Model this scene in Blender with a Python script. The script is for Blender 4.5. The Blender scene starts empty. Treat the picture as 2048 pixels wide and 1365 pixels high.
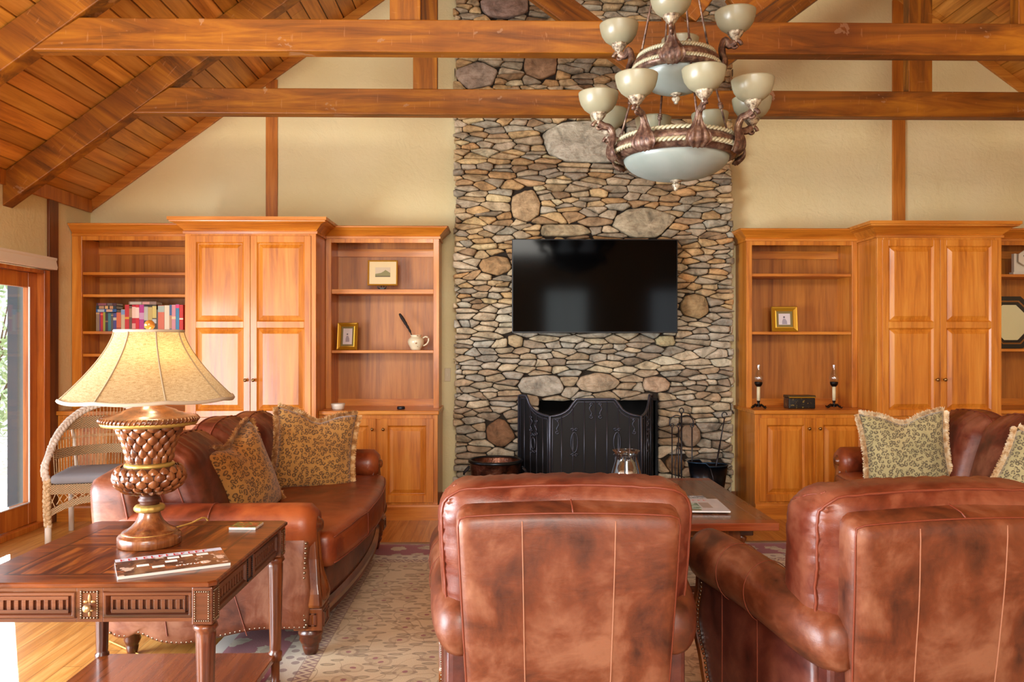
import bpy, bmesh, math, random
from mathutils import Vector, Matrix, noise
random.seed(7)
PI = math.pi
scn = bpy.context.scene
COL = scn.collection

# ---------------------------------------------------------------- camera
CAM_H, FPX, YAW = 1.46, 1586.0, 0.0164
cd = bpy.data.cameras.new('camera'); cam = bpy.data.objects.new('camera', cd); COL.objects.link(cam)
cam.location = (0, 0, CAM_H); cam.rotation_euler = (PI/2, 0, -YAW)
cd.sensor_width = 36.0; cd.lens = 36.0*FPX/2048; cd.shift_y = (688-682.5)/2048; cd.clip_start = 0.05; cd.clip_end = 200
scn.camera = cam
scn.view_settings.view_transform = 'Standard'; scn.view_settings.look = 'None'
scn.view_settings.gamma = 1.0; scn.view_settings.use_curve_mapping = False
scn.view_settings.exposure = 0.95

def PX(px, Y):
    """world X of picture column px on the plane at depth Y"""
    k = (px-1024)/FPX; c, s = math.cos(YAW), math.sin(YAW)
    return (k*Y*c + Y*s)/(c - k*s)
def PZ(py, X, Y):
    d = Y*math.cos(YAW) + X*math.sin(YAW)
    return CAM_H + (688-py)*d/FPX

# ---------------------------------------------------------------- world and light
w = bpy.data.worlds.new('world'); scn.world = w; w.use_nodes = True
bg = w.node_tree.nodes['Background']
bg.inputs[0].default_value = (0.86, 0.93, 1.0, 1); bg.inputs[1].default_value = 1.15

def light(name, kind, loc, rot=None, energy=10, color=(1, 1, 1), size=None, size_y=None, direction=None):
    l = bpy.data.lights.new(name, kind); l.energy = energy; l.color = color
    o = bpy.data.objects.new(name, l); COL.objects.link(o); o.location = loc
    if rot: o.rotation_euler = rot
    if direction: o.rotation_euler = Vector(direction).to_track_quat('-Z', 'Y').to_euler()
    if kind == 'AREA':
        l.shape = 'RECTANGLE'; l.size = size; l.size_y = size_y
    elif kind == 'SUN': l.angle = math.radians(0.8)
    elif kind == 'POINT': l.shadow_soft_size = size or 0.03
    return o
light('sun', 'SUN', (-8, 12, 6), energy=9.0, color=(1.0, 0.93, 0.82), direction=(0.525, -0.85, -0.42))
# daylight through the glazing of the left wall in front of the visible door
light('daylight_left_doors', 'AREA', (-3.72, 1.75, 1.12), direction=(1, 0, 0.16), energy=265, color=(0.84, 0.92, 1.0), size=3.1, size_y=1.8)
light('daylight_rear_window_a', 'AREA', (-1.2, -3.9, 1.7), direction=(0, 1, 0), energy=40, color=(0.9, 0.96, 1.0), size=1.5, size_y=1.7)
light('daylight_rear_window_b', 'AREA', (1.5, -3.9, 1.7), direction=(0, 1, 0), energy=20, color=(0.9, 0.98, 0.94), size=0.9, size_y=1.9)
light('daylight_rear_window_c', 'AREA', (3.9, -3.9, 1.7), direction=(0, 1, 0), energy=12, color=(0.9, 0.96, 1.0), size=1.0, size_y=1.9)
light('gable_fill', 'AREA', (-0.3, -3.85, 4.1), direction=(-0.02, 1, 0.05), energy=205, color=(1.0, 0.95, 0.85), size=3.0, size_y=1.3)  # unseen warm fill added high behind the camera for ceiling and walls

# ---------------------------------------------------------------- helpers: materials
def C(h):
    h = h.lstrip('#'); v = [int(h[i:i+2], 16)/255 for i in (0, 2, 4)]
    return tuple((x/12.92 if x <= .04045 else ((x+.055)/1.055)**2.4) for x in v) + (1,)
class NT:
    def __init__(s, name):
        s.m = bpy.data.materials.new(name); s.m.use_nodes = True; s.t = s.m.node_tree
        s.b = s.t.nodes['Principled BSDF']; s.out = s.t.nodes['Material Output']
        s.tc = s.t.nodes.new('ShaderNodeTexCoord')
    def L(s, a, b): s.t.links.new(a, b)
    def put(s, sock, v):
        if isinstance(v, bpy.types.NodeSocket): s.L(v, sock)
        else: sock.default_value = v
    def math(s, op, a, b=0.0, c=None, clamp=False):
        n = s.t.nodes.new('ShaderNodeMath'); n.operation = op; n.use_clamp = clamp
        s.put(n.inputs[0], a); s.put(n.inputs[1], b)
        if c is not None: s.put(n.inputs[2], c)
        return n.outputs[0]
    def mapping(s, scale=(1, 1, 1), loc=(0, 0, 0), rot=(0, 0, 0), src=None):
        n = s.t.nodes.new('ShaderNodeMapping'); s.L(src or s.tc.outputs['Object'], n.inputs[0])
        n.inputs['Scale'].default_value = scale; n.inputs['Location'].default_value = loc; n.inputs['Rotation'].default_value = rot
        return n.outputs[0]
    def noise(s, vec, scale, detail=3, rough=.55, dist=0.0, out='Fac'):
        n = s.t.nodes.new('ShaderNodeTexNoise'); s.L(vec, n.inputs['Vector'])
        n.inputs['Scale'].default_value = scale; n.inputs['Detail'].default_value = detail
        n.inputs['Roughness'].default_value = rough; n.inputs['Distortion'].default_value = dist
        return n.outputs[out]
    def flat(s, vec, a=0, b=1):
        o = s.sep(vec); n = s.t.nodes.new('ShaderNodeCombineXYZ'); s.L(o[a], n.inputs[0]); s.L(o[b], n.inputs[1]); return n.outputs[0]
    def voro(s, vec, scale, feature='F1', out='Distance', rand=1.0, dim='3D'):
        n = s.t.nodes.new('ShaderNodeTexVoronoi'); n.voronoi_dimensions = dim; n.feature = feature; s.L(vec, n.inputs['Vector'])
        n.inputs['Scale'].default_value = scale; n.inputs['Randomness'].default_value = rand
        return n.outputs[out]
    def ramp(s, fac, stops, interp='LINEAR'):
        n = s.t.nodes.new('ShaderNodeValToRGB'); s.L(fac, n.inputs[0]); e = n.color_ramp.elements; n.color_ramp.interpolation = interp
        while len(e) < len(stops): e.new(0.5)
        for i, (p, c) in enumerate(stops):
            e[i].position = p; e[i].color = c if isinstance(c, tuple) else C(c)
        return n.outputs[0]
    def mix(s, fac, a, b, mode='MIX'):
        n = s.t.nodes.new('ShaderNodeMix'); n.data_type = 'RGBA'; n.blend_type = mode
        s.put(n.inputs[0], fac); s.put(n.inputs[6], a if not isinstance(a, str) else C(a)); s.put(n.inputs[7], b if not isinstance(b, str) else C(b))
        return n.outputs[2]
    def sep(s, vec):
        n = s.t.nodes.new('ShaderNodeSeparateXYZ'); s.L(vec, n.inputs[0]); return n.outputs
    def attr(s, name):
        n = s.t.nodes.new('ShaderNodeAttribute'); n.attribute_name = name; return n.outputs['Color']
    def bump(s, h, strength=.3, dist=.01):
        n = s.t.nodes.new('ShaderNodeBump'); s.L(h, n.inputs['Height']); n.inputs['Strength'].default_value = strength
        n.inputs['Distance'].default_value = dist; s.L(n.outputs[0], s.b.inputs['Normal'])
    def color(s, c): s.put(s.b.inputs['Base Color'], C(c) if isinstance(c, str) else c)
    def set(s, **k):
        al = dict(rough='Roughness', metal='Metallic', coat='Coat Weight', coat_rough='Coat Roughness', trans='Transmission Weight', ior='IOR', spec='Specular IOR Level', sheen='Sheen Weight', alpha='Alpha')
        for a, v in k.items(): s.put(s.b.inputs[al[a]], v)
        return s.m
def plain(name, c, rough=.5, metal=0, **k):
    n = NT(name); n.color(c); return n.set(rough=rough, metal=metal, **k)
def wood(name, dark, mid, lite, axis=2, rough=.38, coat=0.0, size=1.0, bump=.12, rnd=0.0, grain=1.0):
    n = NT(name)
    sc = [14*size, 14*size, 14*size]; sc[axis] = 1.1*size
    v = n.mapping(tuple(sc))
    a = n.noise(v, 1.0, 5, .6, .6)
    sc2 = [70*size]*3; sc2[axis] = 2.5*size
    f = n.noise(n.mapping(tuple(sc2)), 1.0, 3, .6)
    big = n.noise(n.mapping((1.3, 1.3, 1.3)), 1.0, 2, .5)
    s_ = n.math('ADD', n.math('MULTIPLY', a, .62), n.math('MULTIPLY', f, .2*grain)); s_ = n.math('ADD', s_, n.math('MULTIPLY', big, .18))
    c = n.ramp(s_, [(.34, dark), (.5, mid), (.66, lite)])
    if rnd: c = n.mix(1.0, c, n.attr('Col'), 'MULTIPLY')
    n.color(c); n.bump(f, bump, .002)
    n.put(n.b.inputs['Roughness'], n.math('MULTIPLY_ADD', f, .2, rough-.1))
    return n.set(coat=coat, coat_rough=.12)
CH = dict(dark='#9c5214', mid='#c97a22', lite='#dd963a')
cherry_x = wood('cherry_wood_x', axis=0, coat=.25, **CH)
cherry_z = wood('cherry_wood_z', axis=2, coat=.25, **CH)
cherry_y = wood('cherry_wood_y', axis=1, coat=.25, **CH)
cherry_back = wood('cherry_back_panel', '#824812', '#ab6824', '#c07e32', axis=2, coat=.0)
BM = dict(dark='#4a1d08', mid='#873d10', lite='#a8571a')
def beam_mat(name, axis):
    n = NT(name)
    sc = [9, 9, 9]; sc[axis] = .9
    a = n.noise(n.mapping(tuple(sc)), 1.0, 5, .65, .8)
    c = n.ramp(a, [(.3, '#432406'), (.5, '#884e0d'), (.7, '#ad6e16')])
    kn = n.noise(n.mapping((2.2, 2.2, 2.2)), 1.0, 2)
    c = n.mix(n.math('MULTIPLY', n.math('SUBTRACT', kn, .5, clamp=True), 2.2, clamp=True), c, '#5e2c06')
    sv = [7, 7, 7]; sv[axis] = 55
    saw = n.noise(n.mapping(tuple(sv)), 1.0, 2, .5)
    worn = n.noise(n.mapping((5, 5, 5), (3, 1, 2)), 1.0, 4, .65, .5)
    wm = n.math('MULTIPLY', n.math('GREATER_THAN', worn, .655), .35)
    c = n.mix(wm, c, '#a8876a')
    sm = n.math('MULTIPLY', n.math('GREATER_THAN', saw, .68), .22)
    c = n.mix(sm, c, '#c08a5c')
    n.color(c); n.bump(n.math('ADD', a, n.math('MULTIPLY', saw, .5)), .35, .004)
    return n.set(rough=.5, coat=.06, coat_rough=.25, spec=.35)
beam_x, beam_z, beam_s = beam_mat('stained_beam_x', 0), beam_mat('stained_beam_z', 2), beam_mat('stained_beam_slope', 0)
plank_m = wood('ceiling_planks', '#94561a', '#cb8732', '#e2a24c', axis=1, rough=.45, coat=.1, rnd=1)
trim_m = wood('amber_trim', '#8a4a12', '#bd7020', '#d08a34', axis=2, rough=.45)
trim_s = wood('amber_trim_slope', '#8a4c14', '#c07826', '#d4923a', axis=0, rough=.45)
door_wood = wood('door_oak', '#8a4212', '#bd6a20', '#d68c38', axis=2, rough=.4, coat=.3)
dark_trim = wood('dark_trim', '#4a2612', '#6e3d1c', '#84502a', axis=2, rough=.5)

def plaster():
    n = NT('cream_plaster')
    v = n.mapping((1, 1, 1)); a = n.noise(v, 6, 5, .6, 1.4); b = n.noise(v, 28, 3, .6, .6)
    n.color(n.ramp(n.noise(v, 1.2, 2), [(.3, '#decd98'), (.7, '#e7d9aa')]))
    n.bump(n.math('ADD', a, n.math('MULTIPLY', b, .45)), .38, .02)
    return n.set(rough=.85)
plaster_m = plaster()

def floor_mat():
    n = NT('oak_floor')
    o = n.sep(n.tc.outputs['Object'])
    bx = n.math('DIVIDE', o[0], .082); fx = n.math('FRACT', bx); ix = n.math('FLOOR', bx)
    by = n.math('DIVIDE', n.math('ADD', o[1], n.math('MULTIPLY', n.math('FRACT', n.math('MULTIPLY', ix, .371)), 3.0)), 1.3)
    iy = n.math('FLOOR', by); fy = n.math('FRACT', by)
    cx = n.t.nodes.new('ShaderNodeCombineXYZ'); n.L(ix, cx.inputs[0]); n.L(iy, cx.inputs[1])
    wn = n.t.nodes.new('ShaderNodeTexWhiteNoise'); n.L(cx.outputs[0], wn.inputs['Vector'])
    g = n.noise(n.mapping((26, 1.6, 1)), 1.0, 5, .65, .9)
    c = n.ramp(g, [(.3, '#a26a2a'), (.5, '#c98f45'), (.7, '#dcae66')])
    c = n.mix(n.math('MULTIPLY', wn.outputs['Value'], .45), c, '#96591f', 'MIX')
    gap = n.math('ADD', n.math('LESS_THAN', fx, .03), n.math('LESS_THAN', fy, .0025), clamp=True)
    n.color(n.mix(n.math('MULTIPLY', gap, .75), c, '#4a260c'))
    n.bump(n.math('SUBTRACT', n.math('MULTIPLY', g, .15), gap), .25, .003)
    return n.set(rough=.3, coat=.3, coat_rough=.2)
floor_m = floor_mat()

def stone_mat():
    n = NT('field_stone')
    v = n.mapping((1, 1, 1)); a = n.noise(v, 9, 5, .65, .6); b = n.noise(n.mapping((18, 18, 55)), 1.0, 4, .6); d = n.noise(v, 70, 3, .7)
    c = n.mix(1.0, n.attr('Col'), n.ramp(a, [(.3, '#8f8a80'), (.5, '#d8d0c2'), (.7, '#fffaf0')]), 'MULTIPLY')
    c = n.mix(n.math('MULTIPLY', n.math('SUBTRACT', b, .52, clamp=True), 2.2, clamp=True), c, '#75512f')
    n.color(c); n.bump(n.math('ADD', n.math('ADD', a, n.math('MULTIPLY', b, .6)), n.math('MULTIPLY', d, .3)), .75, .018)
    return n.set(rough=.82)
stone_m = stone_mat(); mortar_m = plain('deep_mortar', '#2a2118', .95)

def leather(name, dark, mid, lite, seed=0, rough=.36):
    n = NT(name)
    v = n.mapping((1, 1, 1), (seed, seed*.7, seed*.3))
    a = n.noise(v, 3.1, 5, .62, .5); b = n.noise(v, 11, 4, .6, .8); f = n.noise(v, 260, 2, .6)
    s_ = n.math('ADD', n.math('MULTIPLY', a, .8), n.math('MULTIPLY', b, .2))
    c = n.ramp(s_, [(.36, dark), (.49, mid), (.62, lite)])
    n.color(c)
    wr = n.noise(n.mapping((9, 9, 30), (seed, 0, 0)), 1.0, 3, .5, 1.2)
    n.bump(n.math('ADD', n.math('MULTIPLY', f, .25), n.math('MULTIPLY', wr, .9)), .22, .006)
    n.put(n.b.inputs['Roughness'], n.math('MULTIPLY_ADD', b, .25, rough-.1))
    return n.set(coat=.18, coat_rough=.3)
lea_panel = leather('leather_cognac', '#3a190e', '#6e381f', '#916046', 0, .42)
lea_cush = leather('leather_cushion', '#38130c', '#662c1b', '#875039', 4, .36)
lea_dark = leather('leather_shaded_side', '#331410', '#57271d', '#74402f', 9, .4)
lea_sofa = leather('leather_sofa', '#481708', '#7a3216', '#964a22', 2, .36)
pipe_m = plain('leather_piping', '#7a3a26', .4)
seam_m = plain('seam_thread', '#a87458', .6)
nail_m = plain('nailheads', '#8b7b68', .3, 1.0)
wal = dict(dark='#26100a', mid='#57260f', lite='#8a4a1c')
walnut_x = wood('carved_walnut_x', axis=0, coat=.5, rough=.34, **wal)
walnut_z = wood('carved_walnut', axis=2, coat=.5, rough=.34, **wal)
frame_z = wood('carved_facade', '#35160a', '#6b3414', '#9c5a22', axis=2, coat=.5, rough=.3)
iron_m = plain('black_iron', '#34353c', .38, .7)
gold_m = plain('gilt', '#c9942a', .32, .9)
def thin_glass(name, tint=(1, 1, 1, 1), r0=.08, rough=.02):
    n = NT(name); t = n.t; a = t.nodes.new('ShaderNodeBsdfTransparent'); a.inputs[0].default_value = tint
    g = t.nodes.new('ShaderNodeBsdfGlossy'); g.inputs['Roughness'].default_value = rough
    f = t.nodes.new('ShaderNodeLayerWeight'); mx = t.nodes.new('ShaderNodeMixShader')
    n.L(n.math('MULTIPLY_ADD', n.math('POWER', f.outputs['Facing'], 4.0), .7, r0, clamp=True), mx.inputs[0]); n.L(a.outputs[0], mx.inputs[1]); n.L(g.outputs[0], mx.inputs[2]); n.L(mx.outputs[0], n.out.inputs[0])
    return n.m
pane_m = thin_glass('window_pane', r0=.04)
vase_m = thin_glass('thin_clear_glass', (.90, .94, .95, 1), .16)
glass_m = NT('clear_glass').set(rough=.02, trans=1.0, ior=1.45)
glass_m.node_tree.nodes['Principled BSDF'].inputs['Base Color'].default_value = (1, 1, 1, 1)

# ---------------------------------------------------------------- helpers: meshes
class MB:
    def __init__(s): s.v = []; s.f = []; s.mi = []; s.cur = 0; s.col = []; s.c = (1, 1, 1)
    def add(s, vs, fs):
        k = len(s.v); s.v += [tuple(p) for p in vs]; s.f += [tuple(i+k for i in f) for f in fs]
        s.mi += [s.cur]*len(fs); s.col += [s.c]*len(fs)
        return s
    def box(s, x0, x1, y0, y1, z0, z1):
        x0, x1 = min(x0, x1), max(x0, x1); y0, y1 = min(y0, y1), max(y0, y1); z0, z1 = min(z0, z1), max(z0, z1)
        return s.add([(x0, y0, z0), (x1, y0, z0), (x1, y1, z0), (x0, y1, z0), (x0, y0, z1), (x1, y0, z1), (x1, y1, z1), (x0, y1, z1)],
                     [(0, 3, 2, 1), (4, 5, 6, 7), (0, 1, 5, 4), (1, 2, 6, 5), (2, 3, 7, 6), (3, 0, 4, 7)])
    def hexa(s, p): return s.add(p, [(0, 3, 2, 1), (4, 5, 6, 7), (0, 1, 5, 4), (1, 2, 6, 5), (2, 3, 7, 6), (3, 0, 4, 7)])
    def loops(s, rings, close=True, cap0=True, cap1=True):
        n = len(rings[0]); vs = [p for r in rings for p in r]; fs = []
        for i in range(len(rings)-1):
            for j in range(n if close else n-1):
                a = i*n+j; b = i*n+(j+1) % n; fs.append((a, b, b+n, a+n))
        if cap0: fs.append(tuple(range(n-1, -1, -1)))
        if cap1: fs.append(tuple(range((len(rings)-1)*n, len(rings)*n)))
        return s.add(vs, fs)
    def lathe(s, prof, c=(0, 0, 0), n=32, rmod=None, cap=True, ax=None):
        rings = []
        for i, (r, z) in enumerate(prof):
            ring = []
            for j in range(n):
                t = 2*PI*j/n; rr = r*(rmod(t, z, i) if rmod else 1); ring.append((c[0]+rr*math.cos(t), c[1]+rr*math.sin(t), c[2]+z))
            rings.append(ring)
        if ax is not None:
            M = Vector((0, 0, 1)).rotation_difference(Vector(ax)).to_matrix()
            rings = [[tuple(Vector(c)+M@(Vector(p)-Vector(c))) for p in r] for r in rings]
        return s.loops(rings, True, cap, cap)
    def tube(s, pts, r, n=8, caps=True, closed=False):
        P = [Vector(p) for p in pts]; m = len(P); rings = []; up = None
        for i, p in enumerate(P):
            if closed: t = P[(i+1) % m]-P[i-1]
            else: t = P[min(i+1, m-1)]-P[max(i-1, 0)]
            if t.length < 1e-9: t = Vector((0, 0, 1))
            t.normalize()
            if up is None: up = Vector((0, 0, 1)) if abs(t.z) < .9 else Vector((1, 0, 0))
            a = t.cross(up)
            if a.length < 1e-6: a = t.cross(Vector((0, 1, .1)))
            a.normalize(); b = a.cross(t); b.normalize(); up = b
            rr = r[i] if isinstance(r, (list, tuple)) else r
            rings.append([tuple(p+a*rr*math.cos(2*PI*j/n)+b*rr*math.sin(2*PI*j/n)) for j in range(n)])
        if closed: rings.append(rings[0]); return s.loops(rings, True, False, False)
        return s.loops(rings, True, caps, caps)
    def ball(s, c, r, n=12, m=8, sc=(1, 1, 1)):
        return s.lathe([(r*sc[0]*math.sin(PI*i/m)+1e-5, -r*sc[2]*math.cos(PI*i/m)) for i in range(m+1)], c, n, cap=False)
    def prism(s, poly, y0, y1, plane='xz'):
        """poly of (a,b) swept between y0 and y1 along the third axis"""
        f = {'xz': lambda a, b, y: (a, y, b), 'yz': lambda a, b, y: (y, a, b), 'xy': lambda a, b, y: (a, b, y)}[plane]
        return s.loops([[f(a, b, y0) for a, b in poly], [f(a, b, y1) for a, b in poly]])
    def xf(s, M):
        s.v = [tuple(M@Vector(p)) for p in s.v]; return s
    def merge(s, o, M=None):
        k = len(s.v); s.v += [tuple(M@Vector(p)) if M else p for p in o.v]; s.f += [tuple(i+k for i in f) for f in o.f]
        s.mi += [s.cur]*len(o.f); s.col += o.col
        return s
    def cushion(s, hx, hy, hz, r, n=(20, 8, 20), fn=None):
        """rounded box, half sizes hx hy hz, corner radius r, then fn(x,y,z,u,v,w)"""
        idx = {}; vs = []; fs = []
        N = n; H = (hx, hy, hz)
        def vert(i, j, k):
            key = (i, j, k)
            if key in idx: return idx[key]
            q = [(-1+2*a/N[t]) for t, a in enumerate(key)]
            uvw = q[:]
            p = [q[t]*H[t] for t in range(3)]
            inn = [max(-(H[t]-r), min(H[t]-r, p[t])) for t in range(3)]
            d = Vector([p[t]-inn[t] for t in range(3)])
            if d.length > 1e-9: d = d.normalized()*r
            o = [inn[t]+d[t] for t in range(3)]
            if fn: o = fn(o[0], o[1], o[2], *uvw)
            idx[key] = len(vs); vs.append(tuple(o)); return idx[key]
        for ax in range(3):
            a1, a2 = (ax+1) % 3, (ax+2) % 3
            for side in (0, N[ax]):
                for i in range(N[a1]):
                    for j in range(N[a2]):
                        q = []
                        for di, dj in ((0, 0), (1, 0), (1, 1), (0, 1)):
                            key = [0, 0, 0]; key[ax] = side; key[a1] = i+di; key[a2] = j+dj; q.append(vert(*key))
                        fs.append(tuple(q if side else q[::-1]))
        return s.add(vs, fs)
    def build(s, name, mat, parent=None, smooth=False, bevel=0, sub=0, world=False, ang=None, colors=False):
        me = bpy.data.meshes.new(name)
        vs = s.v
        if world and parent is not None:
            q = parent; off = Vector((0, 0, 0))
            while q: off += Vector(q.location); q = q.parent
            vs = [(p[0]-off.x, p[1]-off.y, p[2]-off.z) for p in s.v]
        me.from_pydata(vs, [], s.f)
        if len(s.f) < 150000:
            bm_ = bmesh.new(); bm_.from_mesh(me); bmesh.ops.recalc_face_normals(bm_, faces=bm_.faces); bm_.to_mesh(me); bm_.free()
        mats = mat if isinstance(mat, (list, tuple)) else [mat]
        for m in mats: me.materials.append(m)
        if len(mats) > 1: me.polygons.foreach_set('material_index', s.mi)
        if smooth: me.polygons.foreach_set('use_smooth', [True]*len(s.f))
        if colors:
            a = me.color_attributes.new('Col', 'FLOAT_COLOR', 'CORNER'); dat = []
            for p, c in zip(me.polygons, s.col): dat += (list(c)+[1.0])*p.loop_total
            a.data.foreach_set('color', dat)
        me.update()
        o = bpy.data.objects.new(name, me); COL.objects.link(o)
        if parent is not None: o.parent = parent
        if bevel:
            b = o.modifiers.new('bevel', 'BEVEL'); b.width = bevel; b.segments = 2; b.limit_method = 'ANGLE'; b.angle_limit = math.radians(35)
            if not smooth: b.harden_normals = False
        if sub:
            m = o.modifiers.new('sub', 'SUBSURF'); m.levels = sub; m.render_levels = sub
        if ang is not None:
            try:
                me.polygons.foreach_set('use_smooth', [True]*len(s.f)); me.set_sharp_from_angle(angle=math.radians(ang))
            except Exception: pass
        return o
def tag(o, label=None, cat=None, group=None, kind=None):
    if label: o['label'] = label
    if cat: o['category'] = cat
    if group: o['group'] = group
    if kind: o['kind'] = kind
    return o
def thing(name, label, cat, loc=(0, 0, 0), rz=0, group=None):
    o = bpy.data.objects.new(name, None); COL.objects.link(o); o.location = loc; o.rotation_euler = (0, 0, rz); o.empty_display_size = .1
    return tag(o, label, cat, group)
def dup(root, loc, rz, label, cat=None, group=None):
    r = root.copy(); COL.objects.link(r); r.location = loc; r.rotation_euler = (0, 0, rz); r['label'] = label
    if group: r['group'] = group
    def rec(src, dst):
        for ch in list(src.children):
            if ch == dst: continue
            c = ch.copy(); COL.objects.link(c); c.parent = dst; rec(ch, c)
    rec(root, r)
    return r
def struct(name, mb, m, **k): return tag(mb.build(name, m, **k), kind='structure')
def lerp(a, b, t): return a+(b-a)*t
def sstep(a, b, x):
    t = max(0, min(1, (x-a)/(b-a))); return t*t*(3-2*t)
# ================================================================ room shell
XL, XR, YW, YB = -3.65, 6.27, 7.15, -4.0
XC, ZR, SL = 1.31, 6.355, .731
def ceil_z(x): return ZR - SL*abs(x-XC)
ZE = ceil_z(XL)
DY0, DY1, DZ = 3.75, 6.44, 2.07           # door opening in the left wall
struct('floor', MB().box(XL-.1, XR+.1, YB-.1, YW+.1, -.1, 0), floor_m)
SX0, SX1, SY = PX(909, 7.03), PX(1464, 7.03), 7.03
FX0, FX1, FZ = PX(1078, 7.03), PX(1316, 7.03), .955
b = MB(); b.box(XL-.1, FX0, YW, YW+.12, 0, FZ); b.box(FX1, XR+.1, YW, YW+.12, 0, FZ)
b.prism([(XL-.1, FZ), (XR+.1, FZ), (XR+.1, ZE+.1), (XC, ZR+.15), (XL-.1, ZE+.1)], YW, YW+.12)
struct('wall_far', b, plaster_m)
b = MB()                                   # left wall round two glazed openings
b.box(XL-.12, XL, DY1, YW+.1, 0, ZE+.05); b.box(XL-.12, XL, YB-.1, DY1, DZ, ZE+.05); b.box(XL-.12, XL, 3.35, DY0, 0, DZ); b.box(XL-.12, XL, YB-.1, .15, 0, DZ)
struct('wall_left', b, plaster_m)
struct('wall_right', MB().box(XR, XR+.12, YB-.1, YW+.1, 0, ZE+.05), plaster_m)
b = MB()
b.prism([(XL-.1, 3.3), (XR+.1, 3.3), (XR+.1, 3.35), (XC, 3.35), (XL-.1, 3.35)], YB-.12, YB)
for x0, x1, z0, z1 in ((XL-.1, -2.0, 0, 3.3), (-.4, 1.0, 0, 3.3), (2.0, 3.35, 0, 3.3), (4.45, XR+.1, 0, 3.3), (-2.0, -.4, 0, .8), (-2.0, -.4, 2.6, 3.3), (1.0, 2.0, 2.7, 3.3), (1.0, 2.0, 0, .7), (3.35, 4.45, 0, .7), (3.35, 4.45, 2.7, 3.3)):
    b.box(x0, x1, YB-.12, YB, z0, z1)
b.prism([(XL-.1, 3.35), (-.95, 3.35), (-.95, ceil_z(-.95)+.1), (XL-.1, ZE+.1)], YB-.12, YB)
b.prism([(2.15, 3.35), (XR+.1, 3.35), (XR+.1, ZE+.1), (2.15, ceil_z(2.15)+.1)], YB-.12, YB)
b.prism([(-.95, 4.8), (2.15, 4.8), (2.15, ceil_z(2.15)+.1), (XC, ZR+.1), (-.95, ceil_z(-.95)+.1)], YB-.12, YB)
struct('wall_rear', b, plaster_m)
# plank ceiling, planks running in depth
b = MB()
Lc = math.hypot(XC-XL, ZR-ZE); ux, uz = (XC-XL)/Lc, (ZR-ZE)/Lc
for side in (-1, 1):
    n = int(Lc/.134)+3
    for i in range(n):
        s0, s1 = i*.134, (i+1)*.134-.0115
        y = YB-.1
        while y < YW+.05:
            y2 = min(YW+.1, y+random.uniform(2.2, 4.5)); k = random.uniform(.72, 1.12); b.c = (k, k*random.uniform(.9, 1.02), k*random.uniform(.8, 1.0))
            def P(s, t, yy): # s down the slope from ridge
                return (XC+side*(ux*s)+side*0-side*(-uz)*0, yy, ZR-uz*s+t)
            b.hexa([P(s0, 0, y), P(s1, 0, y), P(s1, 0, y2-.003), P(s0, 0, y2-.003), P(s0, .02, y), P(s1, .02, y), P(s1, .02, y2-.003), P(s0, .02, y2-.003)])
            y = y2
b.c = (.05, .03, .02)
for side in (-1, 1):
    e = 5.2
    b.hexa([(XC, YB-.1, ZR+.012), (XC+side*e, YB-.1, ZR-SL*e+.012), (XC+side*e, YW+.1, ZR-SL*e+.012), (XC, YW+.1, ZR+.012),
            (XC, YB-.1, ZR+.12), (XC+side*e, YB-.1, ZR-SL*e+.12), (XC+side*e, YW+.1, ZR-SL*e+.12), (XC, YW+.1, ZR+.12)])
struct('ceiling', b, plank_m, colors=True)
# rake and eave trim, wall studs
def slope_bar(x0, x1, y0, y1, zoff0, zoff1):
    return [(x0, y0, ceil_z(x0)+zoff0), (x1, y0, ceil_z(x1)+zoff0), (x1, y1, ceil_z(x1)+zoff0), (x0, y1, ceil_z(x0)+zoff0),
            (x0, y0, ceil_z(x0)+zoff1), (x1, y0, ceil_z(x1)+zoff1), (x1, y1, ceil_z(x1)+zoff1), (x0, y1, ceil_z(x0)+zoff1)]
struct('trim_1', MB().hexa(slope_bar(XL, XC, YW-.028, YW, -.098, 0)), trim_s, bevel=.003)
struct('trim_2', MB().hexa(slope_bar(XC, XR, YW-.028, YW, -.098, 0)), trim_s, bevel=.003)
struct('trim_3', MB().box(XL, XL+.028, YB, YW-.03, ZE-.10, ZE+.01), trim_m, bevel=.003)
struct('trim_4', MB().box(XR-.028, XR, YB, YW-.03, ZE-.10, ZE+.01), trim_m, bevel=.003)
x = PX(544, YW); struct('trim_5', MB().box(x-.052, x+.052, YW-.016, YW, 2.3, ceil_z(x)-.08), trim_m, bevel=.003)
x = PX(1796, YW); struct('trim_6', MB().box(x-.057, x+.057, YW-.022, YW, 2.3, ceil_z(x)-.08), trim_m, bevel=.003)
struct('trim_7', MB().box(XL, XL+.022, 6.462, 6.595, 0, ZE-.09), dark_trim, bevel=.003)
struct('baseboard_far', MB().box(-.53, 2.14, YW-.02, YW, 0, .125), dark_trim, bevel=.004)
struct('baseboard_left', MB().box(XL, XL+.018, 6.6, YW, 0, .13), dark_trim, bevel=.004)
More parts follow.
